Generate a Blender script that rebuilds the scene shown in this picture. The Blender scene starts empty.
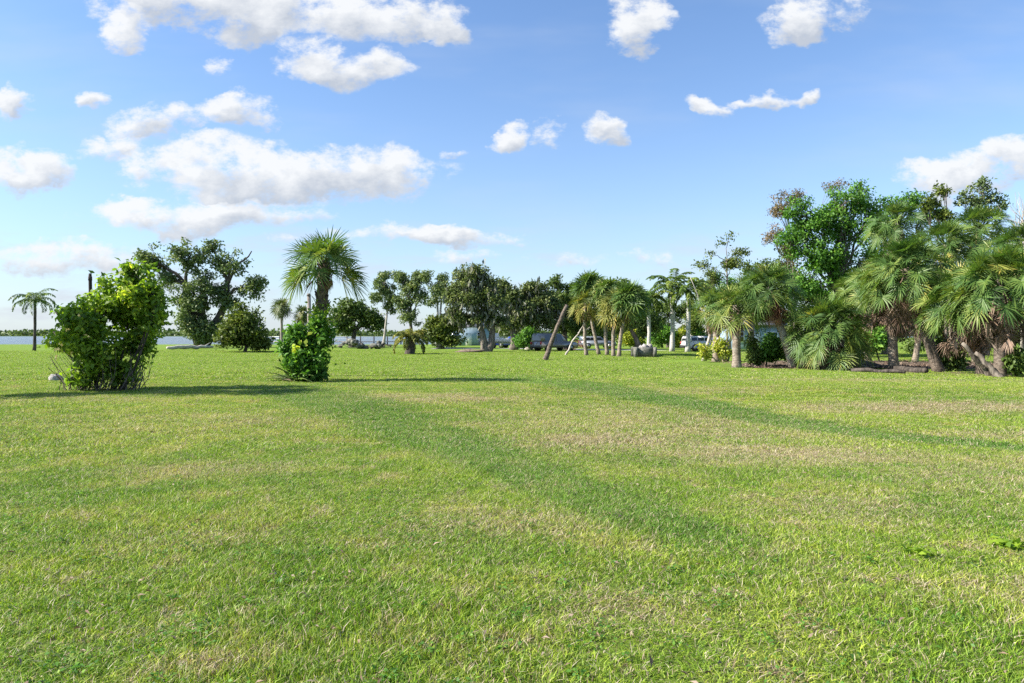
import bpy, math, random
import numpy as np
from mathutils import Vector, Matrix

R = math.radians
rng = np.random.default_rng(7)
random.seed(7)
sc = bpy.context.scene
COL = sc.collection

# ------------------------------------------------------------------ camera, sky, sun, exposure
F, HZ, CH = 683.0, 335.5, 1.6          # focal length in pixels, horizon row, eye height
cam = bpy.data.objects.new('camera', bpy.data.cameras.new('camera'))
COL.objects.link(cam)
cam.location = (0, 0, CH)
cam.rotation_euler = (R(90) - math.atan((341.5 - HZ) / F), 0, 0)
cam.data.sensor_width = 36; cam.data.lens = 36 * F / 1024
cam.data.clip_start = 0.1; cam.data.clip_end = 12000
sc.camera = cam

SUN_EL, SUN_AZ = 38.0, 262.0           # azimuth clockwise from +Y: the sun stands left, a little behind the camera
sd = bpy.data.lights.new('sun', 'SUN'); sd.energy = 5.0; sd.angle = R(0.5); sd.color = (1.0, 0.93, 0.82)
sun = bpy.data.objects.new('sun', sd); COL.objects.link(sun)
a, e = R(SUN_AZ), R(SUN_EL)
to_sun = Vector((math.sin(a) * math.cos(e), math.cos(a) * math.cos(e), math.sin(e)))
sun.rotation_euler = to_sun.to_track_quat('Z', 'Y').to_euler()

sc.view_settings.view_transform = 'Standard'; sc.view_settings.look = 'None'
sc.view_settings.gamma = 1; sc.view_settings.use_curve_mapping = False
sc.view_settings.exposure = 1.2
sc.render.film_transparent = False
sc.cycles.max_bounces = 6; sc.cycles.diffuse_bounces = 3; sc.cycles.glossy_bounces = 2
sc.cycles.transmission_bounces = 4; sc.cycles.transparent_max_bounces = 4
sc.cycles.use_denoising = False

world = bpy.data.worlds.new('World'); sc.world = world; world.use_nodes = True
wt = world.node_tree; wt.nodes.clear()


class NB:
    """small node-tree helper"""
    def __init__(s, t): s.t = t
    def n(s, kind, **kw):
        x = s.t.nodes.new(kind)
        for k, v in kw.items(): setattr(x, k, v)
        return x
    def put(s, sock, v):
        if isinstance(v, bpy.types.NodeSocket): s.t.links.new(v, sock)
        elif v is not None:
            if hasattr(sock.default_value, '__len__') and not hasattr(v, '__len__'): v = (v,) * len(sock.default_value)
            if hasattr(sock.default_value, '__len__') and len(sock.default_value) == 4 and len(v) == 3: v = (*v, 1)
            sock.default_value = v
    def m(s, op, a, b=None, c=None, clamp=False):
        x = s.n('ShaderNodeMath', operation=op, use_clamp=clamp)
        for i, v in enumerate((a, b, c)):
            if v is not None: s.put(x.inputs[i], v)
        return x.outputs[0]
    def v(s, op, a, b=None, scale=None):
        x = s.n('ShaderNodeVectorMath', operation=op)
        s.put(x.inputs[0], a)
        if b is not None: s.put(x.inputs[1], b)
        if scale is not None: s.put(x.inputs['Scale'], scale)
        return x.outputs['Value'] if op in ('LENGTH', 'DISTANCE', 'DOT_PRODUCT') else x.outputs['Vector']
    def mix(s, f, a, b, blend='MIX'):
        x = s.n('ShaderNodeMix', data_type='RGBA', blend_type=blend)
        s.put(x.inputs['Factor'], f); s.put(x.inputs['A'], a) if 0 else None
        s.put(x.inputs[0], f); s.put(x.inputs[6], a); s.put(x.inputs[7], b)
        return x.outputs[2]
    def smooth(s, x, lo, hi):
        r = s.n('ShaderNodeMapRange', interpolation_type='SMOOTHSTEP')
        s.put(r.inputs[0], x); s.put(r.inputs[1], lo); s.put(r.inputs[2], hi)
        return r.outputs[0]
    def noise(s, vec, scale, detail=3, rough=.55, color=False, dist=0):
        x = s.n('ShaderNodeTexNoise')
        if vec is not None: s.put(x.inputs['Vector'], vec)
        s.put(x.inputs['Scale'], scale); s.put(x.inputs['Detail'], detail); s.put(x.inputs['Roughness'], rough)
        s.put(x.inputs['Distortion'], dist)
        return x.outputs['Color'] if color else x.outputs['Fac']
    def ramp(s, fac, stops, interp='LINEAR'):
        x = s.n('ShaderNodeValToRGB'); cr = x.color_ramp; cr.interpolation = interp
        while len(cr.elements) < len(stops): cr.elements.new(.5)
        for el, (p, c) in zip(cr.elements, stops):
            el.position = p; el.color = (*c, 1)
        s.put(x.inputs[0], fac)
        return x.outputs[0]


b = NB(wt)
out = b.n('ShaderNodeOutputWorld'); bg = b.n('ShaderNodeBackground')
sky = b.n('ShaderNodeTexSky', sky_type='NISHITA'); sky.sun_disc = False
sky.sun_elevation = e; sky.sun_rotation = a
sky.altitude = 0; sky.air_density = 1.0; sky.dust_density = 0.5; sky.ozone_density = 2.0
tc = b.n('ShaderNodeTexCoord')
d = b.v('NORMALIZE', tc.outputs['Generated'])
sp = b.n('ShaderNodeSeparateXYZ'); b.put(sp.inputs[0], d)
yy = b.m('MAXIMUM', b.m('ABSOLUTE', sp.outputs[1]), 0.05)
uv = b.v('DIVIDE', d, b.n('ShaderNodeCombineXYZ').outputs[0])
cx = uv.node.inputs[1].links[0].from_node
b.put(cx.inputs[0], yy); b.put(cx.inputs[1], yy); b.put(cx.inputs[2], yy)
s2 = b.n('ShaderNodeSeparateXYZ'); b.put(s2.inputs[0], uv)
u, vv = s2.outputs[0], s2.outputs[2]
P2 = b.n('ShaderNodeCombineXYZ'); b.put(P2.inputs[0], u); b.put(P2.inputs[1], vv); b.put(P2.inputs[2], 0.0)
# clouds keep their place by compass bearing and height; stretched so that they flatten towards the horizon
warp = b.noise(b.v('MULTIPLY', P2.outputs[0], (1, 1.5, 1)), 7.0, 5, .6, color=True)
wv = b.v('SCALE', b.v('SUBTRACT', warp, (.5, .5, .5)), scale=.11)
PW = b.v('ADD', P2.outputs[0], wv)
CL = [  # bearing-plane centre and radii (measured as rows and columns), weight
 (180,4,82,30,1),(265,10,95,32,1),(345,14,80,26,1),(412,20,58,22,.95),(448,34,32,17,.85),(125,34,26,20,.8),(305,46,34,24,.7),
 (338,66,66,20,.9),(376,60,26,18,.9),(220,62,18,12,.45),(14,97,26,20,1),(102,88,20,12,.75),(28,166,58,24,1),(8,148,30,14,.6),
 (236,112,46,20,.8),(160,122,50,22,.75),(112,146,44,14,.55),(290,172,150,33,1),(200,163,72,20,.9),(378,170,66,24,1),(140,172,22,12,.6),
 (205,216,125,19,.95),(45,258,105,17,.8),(435,237,92,12,.85),(285,245,20,8,.55),(470,260,50,12,.35),
 (506,135,26,15,.95),(549,134,18,12,.5),(605,127,32,14,.95),(638,24,36,30,.95),(808,22,44,26,.95),(850,10,24,20,.55),
 (706,106,20,11,.85),(734,95,22,8,.7),(758,93,28,12,.85),(782,91,20,9,.6),(804,94,18,9,.7),(955,172,66,20,.9),(1012,158,36,22,.95),(455,148,18,7,.5),(620,262,110,10,.35),
 (-160,110,110,26,.9),(1190,60,100,28,.9),(-240,230,150,20,.8),(1260,240,150,16,.6),(600,-260,150,50,.9),(250,-160,120,40,.8)]
dens = None; gs = None; gw = None
for (px, py, rx, ry, w) in CL:
    k_ = 1.2 if rx > 60 else 1.08; rx *= k_; ry *= k_
    c = ((px - 512) / F, (HZ - py) / F, 0)
    q = b.v('MULTIPLY', b.v('SUBTRACT', PW, c), (F / rx, F / ry, 0))
    k = b.m('MULTIPLY_ADD', b.v('DOT_PRODUCT', q, q), -w, w, clamp=True)
    lv = b.m('MULTIPLY', b.v('DOT_PRODUCT', q, (-.25, 1, 0)), k)
    dens = k if dens is None else b.m('MAXIMUM', dens, k)
    gs = lv if gs is None else b.m('ADD', gs, lv)
    gw = k if gw is None else b.m('ADD', gw, k)
grad = b.m('DIVIDE', gs, b.m('MAXIMUM', gw, .01))
fb = b.noise(b.v('MULTIPLY', P2.outputs[0], (1, 1.5, 1)), 15, 9, .66)
fb2 = b.noise(b.v('ADD', b.v('MULTIPLY', P2.outputs[0], (1, 1.35, 1)), (-.006, .012, 0)), 16, 5, .6)
dd = b.m('ADD', dens, b.m('MULTIPLY', b.m('SUBTRACT', fb, .5), 2.9))
alpha = b.smooth(dd, .10, .84)
alpha = b.m('MULTIPLY', alpha, b.smooth(dens, .0, .2))
relief = b.m('MULTIPLY', b.m('SUBTRACT', fb, fb2), 1.7)
lit = b.m('ADD', b.m('MULTIPLY_ADD', grad, 1.3, .82), relief)
lit = b.m('SUBTRACT', lit, b.m('MULTIPLY', dens, .12))
lit = b.m('ADD', lit, b.m('MULTIPLY', b.m('SUBTRACT', 1.0, alpha), .5), clamp=True)
ccol = b.mix(lit, (3.3, 3.6, 4.1), (5.6, 5.7, 5.8))
low = b.smooth(vv, .0, .16)
ccol = b.mix(b.m('MULTIPLY_ADD', low, -.55, .55), ccol, (4.1, 4.35, 4.8))
# thin high veil and the whitish air near the horizon
veil = b.m('MULTIPLY', b.smooth(b.noise(b.v('MULTIPLY', P2.outputs[0], (1, 4, 1)), 2.2, 4, .55), .45, .8), .25)
hz = b.m('POWER', b.m('SUBTRACT', 1.0, b.m('ABSOLUTE', sp.outputs[2]), clamp=True), 6.0)
skc = b.mix(1.0, sky.outputs[0], (.98, 1.15, 1.34), 'MULTIPLY')
skc = b.mix(b.m('MULTIPLY', hz, .72), skc, (3.9, 4.35, 4.9))
skc = b.mix(veil, skc, (3.9, 4.4, 5.2))
band = b.smooth(b.noise(b.v('MULTIPLY', P2.outputs[0], (1, 5, 1)), 5.0, 6, .6), .46, .68)
bm = b.m('MULTIPLY', b.smooth(vv, .0, .03), b.m('SUBTRACT', 1.0, b.smooth(vv, .10, .2)))
bm = b.m('MULTIPLY', b.m('MULTIPLY', bm, band), b.m('MULTIPLY_ADD', b.smooth(u, -.75, .2), -.45, .85))
skc = b.mix(bm, skc, (4.05, 4.3, 4.85))
fin = b.mix(b.m('MULTIPLY', alpha, .96), skc, ccol)
b.put(bg.inputs[0], fin); bg.inputs[1].default_value = 0.075
wt.links.new(bg.outputs[0], out.inputs[0])
world.cycles.sampling_method = 'MANUAL'; world.cycles.sample_map_resolution = 512

# ------------------------------------------------------------------ helpers
def gz(x, y):
    """height of the lawn: almost flat, long low swells"""
    x = np.asarray(x, float); y = np.asarray(y, float)
    h = .035 * np.sin(x * .31 + y * .17 + 1.1) + .03 * np.sin(y * .42 - x * .13) + .018 * np.sin(x * .9 + .6) * np.sin(y * .7)
    # the low bank whose crest runs from the lone palm across to the grove
    yc = 21.5 - .10 * x
    h = h + .05 * np.exp(-((y - yc) / 2.6) ** 2) * (1 / (1 + np.exp(-(x + 6) * .8)))
    return h * np.clip((y - 1) / 6, .15, 1) * np.clip((150 - y) / 50, 0, 1)

def PX(px, Y): return (px - 512) / F * Y
def PZ(py, Y): return CH - (py - HZ) / F * Y
def G(px, by):
    """ground point seen at column px, row by"""
    by = by + 1.2
    Y = CH * F / (by - HZ)
    for _ in range(4):
        Y = (CH - float(gz(PX(px, Y), Y))) * F / (by - HZ)
    X = PX(px, Y)
    return np.array([X, Y, float(gz(X, Y))])
def atY(px, Y):
    X = PX(px, Y); return np.array([X, Y, float(gz(X, Y))])
def at(px, py, Y, dy=0): return np.array([PX(px, Y), Y + dy, PZ(py, Y)])

def tag(o, label=None, cat=None, group=None, kind=None):
    if label: o['label'] = label
    if cat: o['category'] = cat
    if group: o['group'] = group
    if kind: o['kind'] = kind
    return o
def thing(name, loc, label, cat, group=None, rz=0):
    o = bpy.data.objects.new(name, None); COL.objects.link(o)
    o.location = tuple(loc); o.rotation_euler = (0, 0, rz); o.empty_display_size = .3
    return tag(o, label, cat, group)

class MB:
    """collects quads (numpy) and links them as one mesh object"""
    def __init__(s): s.V = []; s.Q = []; s.A = []; s.n = 0
    def add(s, V, Q, var=.5):
        V = np.asarray(V, float).reshape(-1, 3); Q = np.asarray(Q, int).reshape(-1, 4)
        s.V.append(V); s.Q.append(Q + s.n); s.n += len(V)
        s.A.append(np.full(len(V), var) if np.isscalar(var) else np.asarray(var, float))
    def tube(s, pts, rad, n=8, var=.5, cap=True):
        P = np.asarray(pts, float); k = len(P)
        rad = np.full(k, rad) if np.isscalar(rad) else np.interp(np.linspace(0, 1, k), np.linspace(0, 1, len(rad)), rad)
        T = np.gradient(P, axis=0); T /= np.linalg.norm(T, axis=1)[:, None] + 1e-9
        ref = np.array([0, 1, 0.]) if abs(T[0, 1]) < .8 else np.array([1., 0, 0])
        U = np.cross(T, ref); U /= np.linalg.norm(U, axis=1)[:, None] + 1e-9
        W = np.cross(T, U)
        an = np.arange(n) * 2 * math.pi / n
        V = P[:, None] + rad[:, None, None] * (np.cos(an)[None, :, None] * U[:, None] + np.sin(an)[None, :, None] * W[:, None])
        V = V.reshape(-1, 3)
        i = np.arange(k - 1)[:, None] * n; j = np.arange(n)[None]; j2 = (j + 1) % n
        Q = np.stack([i + j, i + j2, i + n + j2, i + n + j], -1).reshape(-1, 4)
        if cap and n >= 4:
            c = (k - 1) * n; q = [[c, c + t, c + t + 1, c + t + 2] for t in range(1, n - 2, 2)]
            Q = np.vstack([Q, q])
            q = [[0, t + 2, t + 1, t] for t in range(1, n - 2, 2)]; Q = np.vstack([Q, q])
        s.add(V, Q, var)
    def box(s, c, size, rz=0, tilt=(0, 0), taper=1.0, var=.5):
        x, y, z = np.array(size) / 2
        V = np.array([[sx * x * (taper if sz > 0 else 1), sy * y * (taper if sz > 0 else 1), sz * z] for sz in (-1, 1) for sy in (-1, 1) for sx in (-1, 1)])
        M = np.array(Matrix.Rotation(rz, 3, 'Z') @ Matrix.Rotation(tilt[1], 3, 'Y') @ Matrix.Rotation(tilt[0], 3, 'X'))
        s.add(V @ M.T + np.array(c), [[0, 2, 3, 1], [4, 5, 7, 6], [0, 1, 5, 4], [2, 6, 7, 3], [0, 4, 6, 2], [1, 3, 7, 5]], var)
    def leaves(s, C, D, N, L, W, var, cup=.12):
        """one folded, pointed leaf per row"""
        C = np.asarray(C, float); n = len(C)
        D = D / (np.linalg.norm(D, axis=1)[:, None] + 1e-9)
        S = np.cross(D, N); S /= np.linalg.norm(S, axis=1)[:, None] + 1e-9
        Nn = np.cross(S, D)
        L = np.broadcast_to(np.asarray(L, float), (n,))[:, None]; W = np.broadcast_to(np.asarray(W, float), (n,))[:, None]
        V = np.stack([C, C + D * L * .5 + S * W * .5 + Nn * L * cup, C + D * L - Nn * L * cup, C + D * L * .45 - S * W * .5 + Nn * L * cup], 1).reshape(-1, 3)
        Q = np.arange(4 * n).reshape(-1, 4)
        s.add(V, Q, np.repeat(np.broadcast_to(var, (n,)), 4))
    def build(s, name, mat, parent=None, loc=None, smooth=False):
        V = np.vstack(s.V); Q = np.vstack(s.Q); A = np.concatenate(s.A)
        o0 = np.zeros(3)
        if parent is not None: o0 = np.array(parent.matrix_world_loc) if hasattr(parent, 'matrix_world_loc') else np.zeros(3)
        if loc is not None: V = V - np.array(loc, float)
        me = bpy.data.meshes.new(name)
        me.vertices.add(len(V)); me.vertices.foreach_set('co', V.astype(np.float32).ravel())
        me.loops.add(Q.size); me.loops.foreach_set('vertex_index', Q.astype(np.int32).ravel())
        me.polygons.add(len(Q)); me.polygons.foreach_set('loop_start', np.arange(0, Q.size, 4, dtype=np.int32))
        if smooth: me.polygons.foreach_set('use_smooth', np.ones(len(Q), bool))
        at_ = me.attributes.new('var', 'FLOAT', 'POINT'); at_.data.foreach_set('value', A.astype(np.float32))
        me.update(calc_edges=True)
        for m_ in (mat if isinstance(mat, (list, tuple)) else [mat]): me.materials.append(m_)
        o = bpy.data.objects.new(name, me); COL.objects.link(o)
        if parent is not None: o.parent = parent
        if loc is not None and parent is None: o.location = tuple(loc)
        return o

def build_in(mb, name, mat, parent, smooth=False):
    """mesh given in world space, made a child of a thing whose origin is its base"""
    return mb.build(name, mat, parent, loc=parent.location, smooth=smooth)

def randdir(n, up=0.0):
    v = rng.normal(size=(n, 3)); v /= np.linalg.norm(v, axis=1)[:, None]; v[:, 2] += up
    return v / np.linalg.norm(v, axis=1)[:, None]
def curve(a, c, n=8, sag=0.0, side=0.0, wig=0.0):
    a = np.array(a, float); c = np.array(c, float); t = np.linspace(0, 1, n)[:, None]
    p = a + (c - a) * t; L = np.linalg.norm(c - a)
    p[:, 2] += (np.sin(t * math.pi) * sag * L)[:, 0]; p[:, 0] += (np.sin(t * math.pi) * side * L)[:, 0]
    if wig:
        w = rng.normal(size=(n, 3)) * wig; w[0] = 0; w[-1] *= .3; p += w
    return p

# ------------------------------------------------------------------ materials
def new_mat(name):
    m = bpy.data.materials.new(name); m.use_nodes = True; m.node_tree.nodes.clear()
    nb = NB(m.node_tree); o = nb.n('ShaderNodeOutputMaterial'); return m, nb, o

def leaf_mat(name, stops, trans=.3, rough=.5, spec=.35, tcol=(1.25, 1.35, .55), nscale=.8):
    if spec > .1: stops = [(p_, (c_[0] * 1.95, c_[1] * 1.7, c_[2] * 1.4)) for p_, c_ in stops]; rough = max(rough, .5); spec *= .6
    m, nb, o = new_mat(name)
    at_ = nb.n('ShaderNodeAttribute', attribute_name='var')
    geo = nb.n('ShaderNodeNewGeometry')
    f = nb.m('ADD', at_.outputs['Fac'], nb.m('MULTIPLY_ADD', nb.noise(geo.outputs['Position'], nscale, 3), .5, -.25), clamp=True)
    col = nb.ramp(f, stops)
    p = nb.n('ShaderNodeBsdfPrincipled'); nb.put(p.inputs['Base Color'], col); nb.put(p.inputs['Roughness'], rough)
    nb.put(p.inputs['Specular IOR Level'], spec)
    t = nb.n('ShaderNodeBsdfTranslucent'); nb.put(t.inputs[0], nb.mix(1.0, col, tcol, 'MULTIPLY'))
    mx = nb.n('ShaderNodeMixShader'); nb.put(mx.inputs[0], trans)
    nb.t.links.new(p.outputs[0], mx.inputs[1]); nb.t.links.new(t.outputs[0], mx.inputs[2]); nb.t.links.new(mx.outputs[0], o.inputs[0])
    return m

def bark_mat(name, c1, c2, scale=6, bump=.5, stretch=(1, 1, .25), rough=.9, lichen=None):
    m, nb, o = new_mat(name)
    tc_ = nb.n('ShaderNodeTexCoord')
    v_ = nb.v('MULTIPLY', tc_.outputs['Object'], stretch)
    n1 = nb.noise(v_, scale, 5, .65); n2 = nb.noise(v_, scale * 4, 3, .6)
    col = nb.mix(nb.smooth(nb.m('ADD', nb.m('MULTIPLY', n1, .7), nb.m('MULTIPLY', n2, .3)), .36, .64), c1, c2)
    if lichen:
        n3 = nb.noise(tc_.outputs['Object'], 2.3, 4, .6)
        col = nb.mix(nb.m('MULTIPLY', nb.smooth(n3, .52, .62), .7), col, lichen)
    p = nb.n('ShaderNodeBsdfPrincipled'); nb.put(p.inputs['Base Color'], col); nb.put(p.inputs['Roughness'], rough)
    nb.put(p.inputs['Specular IOR Level'], .2)
    bp = nb.n('ShaderNodeBump'); nb.put(bp.inputs['Strength'], bump); nb.put(bp.inputs['Distance'], .05); nb.put(bp.inputs['Height'], n1)
    nb.put(p.inputs['Normal'], bp.outputs[0]); nb.t.links.new(p.outputs[0], o.inputs[0])
    return m

def plain_mat(name, c, rough=.6, metal=0, spec=.5, dirt=.15, scale=3, coat=0):
    m, nb, o = new_mat(name)
    tc_ = nb.n('ShaderNodeTexCoord'); n1 = nb.noise(tc_.outputs['Object'], scale, 5, .6)
    c2 = tuple(x * (1 - dirt * 1.6) for x in c)
    p = nb.n('ShaderNodeBsdfPrincipled'); nb.put(p.inputs['Base Color'], nb.mix(nb.smooth(n1, .35, .7), c, c2))
    nb.put(p.inputs['Roughness'], rough); nb.put(p.inputs['Metallic'], metal); nb.put(p.inputs['Specular IOR Level'], spec)
    if coat: nb.put(p.inputs['Coat Weight'], coat)
    nb.t.links.new(p.outputs[0], o.inputs[0]); return m

M = {}
M['sabal'] = leaf_mat('sabal_leaf', [(0, (.018, .042, .016)), (.35, (.042, .095, .026)), (.65, (.072, .122, .03)), (.9, (.125, .165, .04)), (1, (.20, .20, .06))], .27, .42, .6)
M['sabal_dark'] = leaf_mat('far_palm_leaf', [(0, (.025, .045, .02)), (.5, (.06, .09, .035)), (.9, (.13, .14, .06)), (1, (.2, .17, .08))], .2, .5)
M['sabal_gold'] = leaf_mat('yellowing_palm_leaf', [(0, (.03, .05, .015)), (.4, (.075, .10, .03)), (.75, (.15, .16, .045)), (1, (.28, .22, .08))], .28, .5)
M['royal'] = leaf_mat('royal_palm_leaf', [(0, (.02, .045, .02)), (.5, (.055, .105, .03)), (1, (.15, .20, .05))], .3, .4, .5)
M['dead'] = leaf_mat('dead_frond', [(0, (.09, .06, .045)), (.5, (.22, .15, .11)), (1, (.42, .33, .26))], .12, .8, .1, (1.1, .9, .6))
M['dead_red'] = leaf_mat('rusty_dead_frond', [(0, (.08, .04, .03)), (.5, (.20, .105, .075)), (1, (.38, .24, .17))], .12, .8, .1, (1.1, .9, .6))
M['bush'] = leaf_mat('shrub_leaf', [(0, (.03, .07, .012)), (.4, (.085, .165, .02)), (.7, (.165, .265, .03)), (1, (.36, .42, .07))], .46, .42, .6)
M['broad'] = leaf_mat('bright_leaf', [(0, (.02, .06, .015)), (.5, (.055, .15, .025)), (1, (.13, .25, .04))], .33, .42, .45)
M['oak'] = leaf_mat('oak_leaf', [(0, (.025, .045, .02)), (.5, (.068, .105, .04)), (1, (.15, .19, .075))], .2, .55, .3)
M['airy'] = leaf_mat('grey_green_leaf', [(0, (.03, .055, .03)), (.5, (.07, .115, .055)), (1, (.15, .19, .085))], .25, .5, .35)
M['olive'] = leaf_mat('olive_leaf', [(0, (.022, .042, .012)), (.5, (.058, .092, .022)), (1, (.13, .165, .045))], .25, .5, .3)
M['dark'] = leaf_mat('dark_leaf', [(0, (.02, .044, .014)), (.5, (.05, .09, .025)), (1, (.10, .155, .04))], .22, .5, .35)
M['russet'] = leaf_mat('russet_twig_leaf', [(0, (.05, .06, .03)), (.5, (.10, .085, .055)), (1, (.17, .13, .095))], .2, .6, .2)
M['yellowleaf'] = leaf_mat('yellow_green_leaf', [(0, (.06, .10, .015)), (.5, (.17, .23, .03)), (1, (.36, .36, .07))], .3, .45, .4)
M['moss'] = leaf_mat('hanging_moss', [(0, (.10, .105, .075)), (.5, (.22, .225, .165)), (1, (.36, .36, .28))], .2, .9, .05, (1, 1, .9))
M['petal'] = leaf_mat('pale_petal', [(0, (.6, .5, .2)), (1, (.8, .72, .42))], .3, .6, .2, (1, 1, 1))
M['bark'] = bark_mat('grey_bark', (.07, .058, .048), (.24, .205, .17), 5)
M['bark_dark'] = bark_mat('dark_bark', (.03, .026, .022), (.12, .10, .085), 5)
M['bark_pale'] = bark_mat('pale_bark', (.26, .235, .205), (.50, .46, .41), 3, .3)
M['palm_bark'] = bark_mat('palm_trunk_bark', (.12, .095, .075), (.33, .275, .22), 4, .8, (1, 1, 3), .9, (.36, .34, .29))
M['palm_bark_dark'] = bark_mat('booted_trunk_bark', (.055, .043, .034), (.21, .17, .135), 5, .8, (1, 1, 2))
M['royal_bark'] = bark_mat('royal_palm_bark', (.34, .33, .30), (.56, .54, .50), 3, .3, (.6, .6, 5), .85)
M['crownshaft'] = plain_mat('green_crownshaft', (.10, .20, .04), .4)
M['wood_grey'] = bark_mat('weathered_wood', (.13, .115, .10), (.33, .30, .27), 6, .5, (1, 1, .15))
M['wood_dark'] = bark_mat('dark_post_wood', (.018, .016, .016), (.06, .05, .045), 8, .5, (1, 1, .2))
M['drift'] = bark_mat('bleached_wood', (.30, .27, .23), (.58, .54, .48), 4, .4, (.3, 1, 1))
M['rock'] = bark_mat('grey_rock', (.16, .155, .15), (.42, .40, .38), 3, .8, (1, 1, 1))
M['concrete'] = bark_mat('mossy_concrete', (.07, .075, .06), (.24, .235, .21), 3, .6, (1, 1, 1), .9, (.07, .085, .05))
M['pale_concrete'] = bark_mat('pale_concrete', (.30, .30, .30), (.46, .45, .44), 4, .3, (1, 1, 1))
M['soil'] = bark_mat('bare_soil', (.10, .075, .05), (.25, .20, .15), 6, .8, (1, 1, 1), .95)
M['mulch'] = bark_mat('red_brown_mulch', (.06, .045, .032), (.19, .14, .10), 14, 1.0, (1, 1, 1), .95, (.16, .13, .10))
M['stucco_white'] = plain_mat('white_painted_wall', (.78, .77, .74), .8, dirt=.1)
M['stucco_blue'] = plain_mat('light_blue_wall', (.26, .36, .47), .8, dirt=.1)
M['roof_grey'] = plain_mat('grey_roof', (.23, .23, .24), .8)
M['trim'] = plain_mat('white_trim', (.8, .8, .78), .5, dirt=.05)
M['glass'] = plain_mat('dark_window_glass', (.02, .025, .03), .08, spec=.9, dirt=.0)
M['tyre'] = plain_mat('black_rubber', (.02, .02, .02), .8)
M['rim'] = plain_mat('alloy_rim', (.45, .45, .46), .35, .8)
M['chrome'] = plain_mat('black_trim_plastic', (.03, .03, .032), .5)
M['redlamp'] = plain_mat('red_lamp_lens', (.35, .02, .015), .2, dirt=0)
M['clearlamp'] = plain_mat('clear_lamp_lens', (.7, .7, .68), .1, dirt=0)
M['paint_grey'] = plain_mat('taupe_car_paint', (.20, .185, .175), .3, .3, coat=.6, dirt=.05)
M['paint_silver'] = plain_mat('silver_blue_car_paint', (.20, .23, .27), .3, .3, coat=.6, dirt=.05)
M['paint_blue'] = plain_mat('blue_car_paint', (.015, .045, .34), .3, .1, coat=.7, dirt=.05)
M['paint_white'] = plain_mat('white_car_paint', (.72, .72, .72), .3, 0, coat=.6, dirt=.05)
M['dock_wood'] = bark_mat('dock_planks', (.22, .20, .18), (.46, .43, .40), 3, .3, (1, 1, 1))

# lawn colour, shared by the soil sheet and the blades: depends only on where on the lawn one stands
lg = bpy.data.node_groups.new('lawn_colour', 'ShaderNodeTree')
for nm, tp in (('Green', 'NodeSocketColor'), ('Dry', 'NodeSocketFloat'), ('Deep', 'NodeSocketFloat')):
    lg.interface.new_socket(nm, in_out='OUTPUT', socket_type=tp)
nb = NB(lg); go = nb.n('NodeGroupOutput'); geo = nb.n('ShaderNodeNewGeometry'); pos = geo.outputs['Position']
sx = nb.n('ShaderNodeSeparateXYZ'); nb.put(sx.inputs[0], pos); gx, gy = sx.outputs[0], sx.outputs[1]
flat = nb.n('ShaderNodeCombineXYZ'); nb.put(flat.inputs[0], gx); nb.put(flat.inputs[1], gy)
flat = flat.outputs[0]
nA = nb.noise(flat, .22, 4, .6); nB_ = nb.noise(flat, 1.1, 4, .6); nC = nb.noise(flat, 4.5, 3, .6); nD = nb.noise(nb.v('MULTIPLY', flat, (.25, 1, 1)), .9, 3, .6)
green = nb.mix(nb.smooth(nA, .35, .65), (.165, .305, .026), (.285, .41, .046))
green = nb.mix(nb.m('MULTIPLY', nb.smooth(nB_, .42, .72), .65), green, (.37, .40, .085))
green = nb.mix(nb.m('MULTIPLY', nb.smooth(nC, .50, .75), .5), green, (.075, .165, .036))
def fcurve(pts, ylo, yhi, xlo, xhi):
    t = nb.m('DIVIDE', nb.m('SUBTRACT', gy, ylo), yhi - ylo, clamp=True)
    fc = nb.n('ShaderNodeFloatCurve'); c = fc.mapping.curves[0]
    P_ = sorted(((y - ylo) / (yhi - ylo), (x - xlo) / (xhi - xlo)) for x, y in pts)
    c.points[0].location = P_[0]; c.points[1].location = P_[-1]
    for q in P_[1:-1]: c.points.new(*q)
    fc.mapping.update(); nb.put(fc.inputs['Value'], t)
    return nb.m('MULTIPLY_ADD', fc.outputs[0], xhi - xlo, xlo)
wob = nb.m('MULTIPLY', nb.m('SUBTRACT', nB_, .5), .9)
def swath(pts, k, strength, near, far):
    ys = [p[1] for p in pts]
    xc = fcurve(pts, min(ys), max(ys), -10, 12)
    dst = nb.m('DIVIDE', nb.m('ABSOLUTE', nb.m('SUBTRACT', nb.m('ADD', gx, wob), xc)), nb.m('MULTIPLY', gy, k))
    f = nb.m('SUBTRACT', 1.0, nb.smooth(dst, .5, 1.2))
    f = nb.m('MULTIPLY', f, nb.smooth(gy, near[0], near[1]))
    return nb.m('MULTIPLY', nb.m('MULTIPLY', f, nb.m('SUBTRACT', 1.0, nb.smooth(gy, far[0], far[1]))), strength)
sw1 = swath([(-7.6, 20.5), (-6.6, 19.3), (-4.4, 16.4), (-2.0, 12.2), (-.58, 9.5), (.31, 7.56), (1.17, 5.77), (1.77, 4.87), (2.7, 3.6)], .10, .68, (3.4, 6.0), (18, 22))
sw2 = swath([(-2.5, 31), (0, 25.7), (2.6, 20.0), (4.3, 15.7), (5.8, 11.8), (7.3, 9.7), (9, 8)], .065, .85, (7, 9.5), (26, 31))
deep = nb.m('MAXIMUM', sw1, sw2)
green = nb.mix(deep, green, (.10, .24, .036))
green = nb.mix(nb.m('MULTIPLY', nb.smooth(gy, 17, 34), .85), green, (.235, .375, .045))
dry = None
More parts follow.
